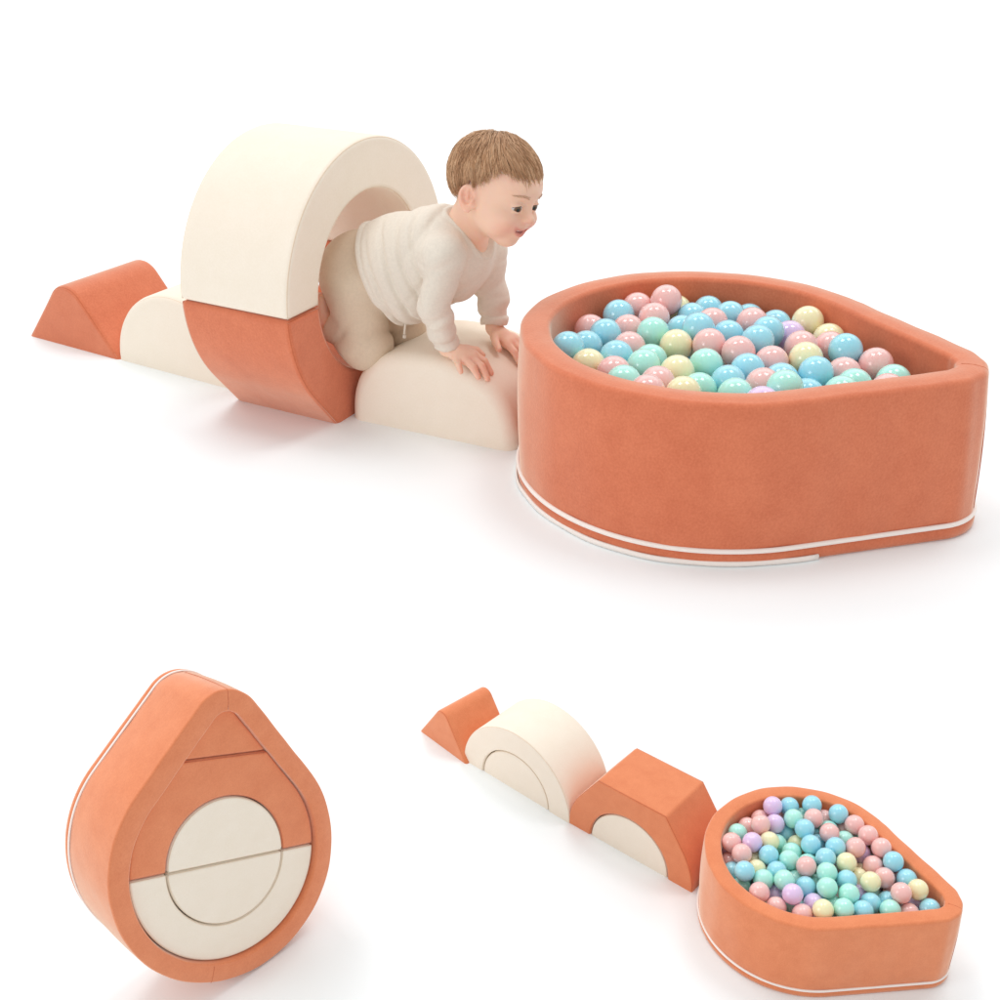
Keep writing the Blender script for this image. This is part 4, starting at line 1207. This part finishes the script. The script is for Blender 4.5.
body = to_obj('body', P, Q, SKIN, person, col)

# ---- eyes, teeth, brows
def ball_at(name, c, r_, paint, parent, squash=(1, 1, 1)):
    bm = bmesh.new()
    bmesh.ops.create_uvsphere(bm, u_segments=32, v_segments=24, radius=1)
    V = np.array([v.co[:] for v in bm.verts])
    F_ = [[v.index for v in f.verts] for f in bm.faces]
    bm.free()
    V = V[:, [2, 0, 1]]                                   # pole looks forward
    cols = np.array([paint(q) for q in V])
    me = bpy.data.meshes.new(name)
    W_ = HEAD + ((A3(*c) + V * r_ * A3(*squash)) * HS) @ HR.T
    me.from_pydata([tuple(q * U) for q in W_], [], F_)
    at_ = me.color_attributes.new('Col', 'FLOAT_COLOR', 'POINT')
    at_.data.foreach_set('color', np.concatenate([cols, np.ones((len(V), 1))], 1).astype(np.float32).ravel())
    return link(name, me, EYEM, parent)
EYEM = vcol_mat('eye_glossy', 0.08, spec=0.6)
look = A3(0.88, -0.42, -0.08); look /= np.linalg.norm(look)
def eye_paint(q):
    c = q @ look
    if c > 0.965: return A3(0.01, 0.008, 0.006)
    if c > 0.82: return A3(0.13, 0.075, 0.04)
    return A3(0.62, 0.56, 0.53)
for s in (-1, 1):
    ball_at('eye', (0.655, 0.27 * s, 0.0), 0.125, eye_paint, person)
ball_at('teeth', (0.715, 0, -0.425), 0.10, lambda q: A3(.85, .82, .77), person, (0.70, 1.7, 0.24))

def strands(name, paths, cols, width, parent, mat):
    """tapered three-sided hairs joined in one mesh"""
    V, Fq, C_ = [], [], []
    for path, c in zip(paths, cols):
        n = len(path)
        for i, q in enumerate(path):
            t = path[min(i + 1, n - 1)] - path[max(i - 1, 0)]
            t = t / (np.linalg.norm(t) + 1e-9)
            nr = q[0:3] - HAIR_C; nr = nr - t * (nr @ t); nr /= np.linalg.norm(nr) + 1e-9
            sd = np.cross(t, nr)
            f = i / (n - 1)
            w_ = width * (0.55 + 0.9 * f) if f < .5 else width * (1.0 - 0.85 * (f - .5) / .5)
            base = len(V)
            V += [q + sd * w_, q + nr * w_ * .8, q - sd * w_]
            C_ += [c * (0.86 + .2 * f)] * 3
            if i:
                for a in range(3):
                    b = (a + 1) % 3
                    Fq.append((base - 3 + a, base - 3 + b, base + b, base + a))
    return to_obj(name, np.array(V), np.array(Fq), mat, parent, np.array(C_))

HAIRM = vcol_mat('hair', 0.42, spec=0.35)
HAIR_C = hp(-0.10, 0, 0.1)
def on_face(yy, zz, out=0.0):
    # walk in from the front to the skin
    for xx in np.arange(1.15, 0.2, -0.008):
        q = hp(xx, yy, zz)
        g = (q - B.lo) / B.h
        i = np.floor(g).astype(int); f = g - i
        v = 0.0
        for a in (0, 1):
            for b in (0, 1):
                for d in (0, 1):
                    v += B.v[i[0] + a, i[1] + b, i[2] + d] * (f[0] if a else 1 - f[0]) * (f[1] if b else 1 - f[1]) * (f[2] if d else 1 - f[2])
        if v < 0:
            return hp(xx + out, yy, zz)
    return hp(0.5, yy, zz)
# brows
for s in (-1, 1):
    paths, cols = [], []
    for i in range(46):
        t = rng.uniform(0, 1)
        yy = s * (0.14 + 0.29 * t); zz = 0.225 + 0.022 * math.sin(PI * t) - 0.015 * t + rng.uniform(-.02, .02) * (1 - .5 * t)
        p0 = on_face(yy, zz, 0.006); p1 = on_face(yy + s * .06, zz + 0.012, 0.010)
        paths.append(np.array([p0, (p0 + p1) / 2 + (HR @ A3(.012, 0, 0)), p1])); cols.append(A3(*lin(226, 184, 155)[:3]) * rng.uniform(.85, 1.1))
    strands('eyebrow', paths, cols, 0.0065, person, HAIRM)
    lx = []
    for i in range(9):
        t = -1 + 2 * i / 8
        lx.append(on_face(0.27 * s + 0.122 * t, 0.056 - 0.050 * t * t, 0.008))
    bm = bmesh.new(); tube_bm(bm, [Vector(q * U) for q in lx], 0.0007, n=5)
    me = bpy.data.meshes.new('eyelash'); bm.to_mesh(me); bm.free()
    m, nt, p = new_mat('lash'); p.inputs['Base Color'].default_value = lin(92, 62, 46)
    link('eyelash', me, m, person)

# ---- hair: a close cap plus combed strands falling from the crown
def skull(d):
    """point on the hair shell in direction d (head frame)"""
    c = A3(-0.10, 0, 0.22); rad = A3(0.885, 0.77, 0.775)
    return c + d / np.linalg.norm(d / rad)
def hairline(az):
    """lowest angle (elevation, radians) the hair reaches at azimuth az (0 = face, pi = nape)"""
    a = abs(az)
    pts = [(0, .30), (.35, .32), (.60, .48), (.85, .56), (1.05, .36), (1.25, .05), (1.45, -.10), (1.62, -.05), (1.80, -.30), (1.98, -.62), (2.4, -.80), (3.2, -.84)]
    return float(np.interp(a, [q[0] for q in pts], [q[1] for q in pts]))
capF = Field((1.5, -1.5, 3.4), (4.2, 1.1, 6.0), 0.03)
hell(capF, (-0.10, 0, 0.22), (0.858, 0.745, 0.75), 0)
sl, x, y, z = capF.part(capF.lo, capF.lo + (np.array(capF.n) - 1) * capF.h, 0)
q = [(x - HEAD[0]) * HR[0][i] + (y - HEAD[1]) * HR[1][i] + (z - HEAD[2]) * HR[2][i] for i in range(3)]
az = np.arctan2(q[1], q[0] + 0.10); el = np.arctan2(q[2] - 0.22, np.sqrt((q[0] + .10) ** 2 + q[1] ** 2))
aa = np.linspace(0, PI, 60); hlv = np.array([hairline(t) for t in aa])
lim = np.interp(np.abs(az), aa, hlv)
capF.v = np.maximum(capF.v, ((lim + 0.13 - el) * 0.7).astype(np.float32))
Pc, Qc = net(capF)
Pc = smooth(Pc, Qc, 3, .5)
wv = wavy(Pc[:, 0], Pc[:, 1], Pc[:, 2], 8, 6, 6, 20)
hair = to_obj('hair', Pc, Qc, HAIRM, person, A3(*lin(186, 144, 110)[:3]) * (1 + .06 * wv)[:, None])
CROWN = A3(-0.42, 0.10, 1.0)
CROWN /= np.linalg.norm(CROWN)
paths, cols = [], []
tone = [lin(194, 152, 116)[:3], lin(202, 162, 126)[:3], lin(186, 143, 107)[:3], lin(212, 174, 138)[:3], lin(178, 134, 99)[:3]]
c0 = A3(-0.10, 0, 0.22)
clump = rng.normal(size=(260, 3)); 
for i in range(13000):
    # root anywhere on the scalp; the hair runs away from the crown
    while True:
        d = rng.normal(size=3); d /= np.linalg.norm(d)
        a0 = math.atan2(d[1], d[0]); e0 = math.asin(d[2])
        if e0 > hairline(a0) + 0.02: break
    away = d - CROWN * (d @ CROWN)
    tdir = away - d * (away @ d)
    if np.linalg.norm(tdir) < 1e-3: continue
    tdir /= np.linalg.norm(tdir)
    sw = np.cross(d, tdir)
    ci = int((a0 + PI) / (2 * PI) * 64 + 3 * math.sin(e0 * 3)) % 64
    crv = 0.35 * math.sin(ci * 2.4) + rng.normal() * 0.18
    if -1.3 < a0 < 1.0 and e0 > .2: crv += 1.5          # fringe swept to one side
    wisp = rng.uniform() < 0.05 and e0 > .5 and abs(a0) > 1.2
    ln = rng.uniform(0.40, 0.85)
    pts = []
    dd = d.copy(); n = 6
    lift0 = rng.uniform(-0.01, 0.03) + 0.03 * math.sin(ci * 1.7)
    for j in range(n):
        f = j / (n - 1)
        a1 = math.atan2(dd[1], dd[0]); e1_ = math.asin(np.clip(dd[2] / np.linalg.norm(dd), -1, 1))
        over = hairline(a1) - e1_
        pp = skull(dd) ; rr_ = pp - c0
        lift = lift0 * min(1.0, 3 * f) + 0.03 * math.sin(PI * f) - 0.03 * f
        pp = c0 + rr_ * (1 + lift + (0.05 * f * f if wisp else 0))
        if over > (0.20 if wisp else 0.06) + 0.13 * math.sin(ci * 3.1) + rng.uniform(-.10, .10) and j > 1:
            break
        pts.append(hp(*pp))
        stp = tdir + sw * crv * f
        dd = dd + stp * ln / (n - 1); dd /= np.linalg.norm(dd)
        tdir = tdir - dd * (tdir @ dd); tdir /= np.linalg.norm(tdir)
        sw = np.cross(dd, tdir)
    if len(pts) < 3: continue
    paths.append(np.array(pts))
    cols.append(A3(*tone[(ci * 7 + int(rng.integers(0, 2))) % 5]) * rng.uniform(1.05, 1.22))
strands('hair_locks', paths, cols, 0.0068, hair, HAIRM)

# ---- clothes
def fold(F, amp, seed, f0, f1, stretch=(1, 1, 1)):
    sl, x, y, z = F.part(F.lo, F.lo + (np.array(F.n) - 1) * F.h, 0)
    F.v += (amp * wavy(x * stretch[0], y * stretch[1], z * stretch[2], seed, 7, f0, f1)).astype(np.float32)

def plane_keep(F, pnt, nrm, k=0.03):
    """keep the side the normal points away from"""
    nrm = np.array(nrm, float) / np.linalg.norm(nrm)
    sl, x, y, z = F.part(F.lo, F.lo + (np.array(F.n) - 1) * F.h, 0)
    d = (x - pnt[0]) * nrm[0] + (y - pnt[1]) * nrm[1] + (z - pnt[2]) * nrm[2]
    F.carve(-d.astype(np.float32), sl, k)

T = Field((-0.6, -2.0, 1.3), (3.5, 1.5, 4.6), 0.025)
for a, b, ra, rb in ((PEL + A3(.1, 0, .1), WAI, .90, .93), (WAI, CHE, .93, .88), (CHE, NECK - A3(.10, 0, .22), .86, .56)):
    cap(T, a, b, ra, rb, 0.15)
ell(T, WAI + A3(0.15, 0, -0.18), (0.8, 0.85, 0.82), 0.2)
for a, b, ra, rb in ((CHE + A3(.15, -.3, .1), SHR, .55, .40), (CHE + A3(.15, .3, 0), SHL, .55, .40)):
    cap(T, a, b, ra, rb, 0.2)
body_v = T.v.copy()
for s_, e_, w_, r0, r1, r2 in ((SHR, ELR, WRR, .38, .28, .225), (SHL, ELL_, WRL, .36, .28, .22)):
    Sl = T.twin()
    cap(Sl, s_, e_, r0, r1, 0.1)
    w2 = w_ + (w_ - e_) / np.linalg.norm(w_ - e_) * 0.3
    cap(Sl, e_, w2, r1, r2 - .02, 0.1)
    # ring folds gathered along the forearm
    sl, x, y, z = Sl.part(np.minimum(e_, w_) - .6, np.maximum(e_, w_) + .6, 0)
    ax = (w_ - e_) / np.linalg.norm(w_ - e_)
    t = (x - e_[0]) * ax[0] + (y - e_[1]) * ax[1] + (z - e_[2]) * ax[2]
    ph = 1.5 * np.sin(2.3 * x + 3.1 * y)
    Sl.v[sl] += (0.012 * np.sin(t * 19 + ph) * (t > .05) + 0.014 * np.sin(t * 9 + 2 * ph) * (t < .3)).astype(np.float32)
    a2 = (e_ - s_) / np.linalg.norm(e_ - s_)
    slu, xu, yu, zu = Sl.part(np.minimum(s_, e_) - .5, np.maximum(s_, e_) + .5, 0)
    tu = (xu - s_[0]) * a2[0] + (yu - s_[1]) * a2[1] + (zu - s_[2]) * a2[2]
    Sl.v[slu] += (0.022 * np.exp(-((tu - .20) / .035) ** 2) - 0.012 * np.exp(-((tu - .29) / .05) ** 2)).astype(np.float32)
    slc, xc, yc, zc = Sl.part(w_ - .5, w_ + .5, 0)          # ribbed cuff with its seam
    dc = (xc - w_[0] + ax[0] * .06) * ax[0] + (yc - w_[1] + ax[1] * .06) * ax[1] + (zc - w_[2] + ax[2] * .06) * ax[2]
    Sl.v[slc] += (0.020 * np.exp(-((dc + .17) / .025) ** 2) - 0.010 * (dc > -.15)).astype(np.float32)
    plane_keep(Sl, w_ - ax * 0.06, ax, 0.03)
    T.join(Sl.v, tuple(slice(None) for _ in range(3)), 0.10)
fold(T, 0.018, 21, 2.5, 8.0, (1.8, 1.0, 0.9))
# long drag folds from the armpits to the belly
sl, x, y, z = T.part(T.lo, T.lo + (np.array(T.n) - 1) * T.h, 0)
msk = np.exp(-((x - 1.25) / .8) ** 2) 
ridge = lambda s: np.exp(-(np.sin(s) / 0.42) ** 2) - 0.35                 # narrow valleys between broad crests
wob = wavy(x, y, z, 77, 5, 1.2, 3.5)
T.v += (0.058 * msk * np.clip(.40 + .42 * wavy(x, y, z, 12, 5, 1.2, 3.5), 0, 1.2) * ridge(7.5 * (x * 0.97 + z * 0.38) + 0.7 * wob)
        + 0.052 * np.exp(-((x - 2.0) / .5) ** 2) * ridge(6.0 * (x * .55 - z * .75) + .8 * wob + 2 * y)
        + 0.060 * np.exp(-((z - 2.2) / .35) ** 2 - ((x - .9) / .6) ** 2) * ridge(7.0 * (x * .45 + z * .9) + .6 * wob)).astype(np.float32)
hem_n = A3(-(3.46 - 2.07), 0, (0.92 - 0.21)); hem_n = A3(-1.39, -0.15, -0.71)
HEMP = A3(0.50, -0.85, 2.80)
hn = hem_n / np.linalg.norm(hem_n)
dh = (x - HEMP[0]) * hn[0] + (y - HEMP[1]) * hn[1] + (z - HEMP[2]) * hn[2]
T.v += (0.020 * np.exp(-((dh + .13) / .025) ** 2) - 0.010 * (dh > -.11)).astype(np.float32)          # stitched hem
plane_keep(T, HEMP, hem_n, 0.04)
# neck opening
ncap = T.twin()
NO = NECK + A3(0.36, 0, 0.28)
cap(ncap, NO + A3(-.30, 0, .30), NO + A3(.30, 0, -.30), 0.47, 0.45, 0.05)
T.v += (0.014 * np.exp(-((ncap.v - .085) / .03) ** 2) - 0.012 * (ncap.v < .07)).astype(np.float32)      # neck band
T.carve(ncap.v, tuple(slice(None) for _ in range(3)), 0.04)
P, Q = net(T); P = smooth(P, Q, 1, .5)
def cloth_mat(name, c, bump):
    m, nt, p = new_mat(name)
    tc = nt.nodes.new('ShaderNodeTexCoord')
    nz = nt.nodes.new('ShaderNodeTexNoise'); nz.inputs['Scale'].default_value = 190; nz.inputs['Detail'].default_value = 6; nz.inputs['Roughness'].default_value = 0.7
    wvn = nt.nodes.new('ShaderNodeTexNoise'); wvn.inputs['Scale'].default_value = 900
    nt.links.new(tc.outputs['Object'], nz.inputs['Vector']); nt.links.new(tc.outputs['Object'], wvn.inputs['Vector'])
    mx = nt.nodes.new('ShaderNodeMix'); mx.data_type = 'RGBA'
    mx.inputs['A'].default_value = c; mx.inputs['B'].default_value = tuple(q * .78 for q in c[:3]) + (1,)
    nt.links.new(nz.outputs['Fac'], mx.inputs['Factor']); nt.links.new(mx.outputs['Result'], p.inputs['Base Color'])
    p.inputs['Roughness'].default_value = 0.9; p.inputs['Specular IOR Level'].default_value = 0.15; p.inputs['Sheen Weight'].default_value = 0.1
    b = nt.nodes.new('ShaderNodeBump'); b.inputs['Strength'].default_value = bump; b.inputs['Distance'].default_value = 0.0008
    nt.links.new(wvn.outputs['Fac'], b.inputs['Height']); nt.links.new(b.outputs['Normal'], p.inputs['Normal'])
    return m
SHIRT = cloth_mat('cream_jersey', lin(241, 231, 217), 0.4)
PANTS = cloth_mat('beige_waffle_cotton', lin(232, 212, 188), 0.6)
shirt = to_obj('shirt', P, Q, SHIRT, person)
# ribbed collar
cn = (A3(.30, 0, -.30)); cn /= np.linalg.norm(cn)

K = Field((-1.35, -2.0, 0.7), (1.6, 1.4, 3.9), 0.025)
cap(K, PEL, WAI, .84, .86, 0.15)
ell(K, PEL + A3(-0.14, 0, -0.04), (0.85, 0.94, 0.82), 0.15)
cap(K, HIR + A3(-.02, 0, .05), KNR, .66, .46, 0.12)
cap(K, HIL, KNL, .62, .45, 0.12)
ell(K, KNR + A3(0.03, 0, 0.0), (.45, .43, .43), 0.2)
cap(K, KNR, ANR, .40, .28, 0.16)
cap(K, KNL, ANL, .38, .27, 0.10)
fold(K, 0.020, 33, 2.5, 8.0, (0.9, 1.0, 1.5))
sl, x, y, z = K.part(K.lo, K.lo + (np.array(K.n) - 1) * K.h, 0)
wob = wavy(x, y, z, 78, 5, 1.2, 3.5)
K.v += (0.11 * np.exp(-((z - 2.30) / .5) ** 2) * np.clip(.55 + .35 * wavy(x, y, z, 14, 4, 1, 2.5), 0, 1.2) * ridge(6.0 * (z * .8 + x * .55) + .8 * wob)
        + 0.035 * np.exp(-((z - 1.65) / .35) ** 2) * ridge(6.5 * (z * .85 - x * .5) + .8 * wob)).astype(np.float32)
sl, x, y, z = K.part(KNR - .9, KNR + .9, 0)
K.v[sl] += (0.018 * np.exp(-((z - 1.70) / .3) ** 2) * np.sin(9 * (z + .55 * x))).astype(np.float32)
for an, kn in ((ANR, KNR), (ANL, KNL)):
    ax = (an - kn) / np.linalg.norm(an - kn)
    # trouser cuffs: only trim near the ankle
    sl, x, y, z = K.part(an - .45, an + .45, 0)
    d = (x - an[0] + ax[0] * .06) * ax[0] + (y - an[1] + ax[1] * .06) * ax[1] + (z - an[2] + ax[2] * .06) * ax[2]
    K.v[sl] = np.maximum(K.v[sl], np.where(np.sqrt((x - an[0]) ** 2 + (y - an[1]) ** 2 + (z - an[2]) ** 2) < .44, d, -9).astype(np.float32))
plane_keep(K, WAI + A3(.25, 0, 0), -hem_n, 0.04)
P, Q = net(K); P = smooth(P, Q, 1, .5)
pants = to_obj('trousers', P, Q, PANTS, person)
# drawstring hanging at the waist
bm = bmesh.new()
S0 = A3(0.98, -0.46, 2.06)
tube_bm(bm, [Vector((S0 + A3(*q)) * U) for q in ((0, 0, 0), (0.05, -.06, -.05), (0.06, -.08, -.16), (0.04, -.08, -.28), (0.03, -.07, -.36))], 0.0022, n=6)
tube_bm(bm, [Vector((S0 + A3(*q)) * U) for q in ((0.03, -.07, -.36), (0.03, -.07, -.42))], 0.0035, n=6)
obj('drawstring', bm, SHIRT, pants)
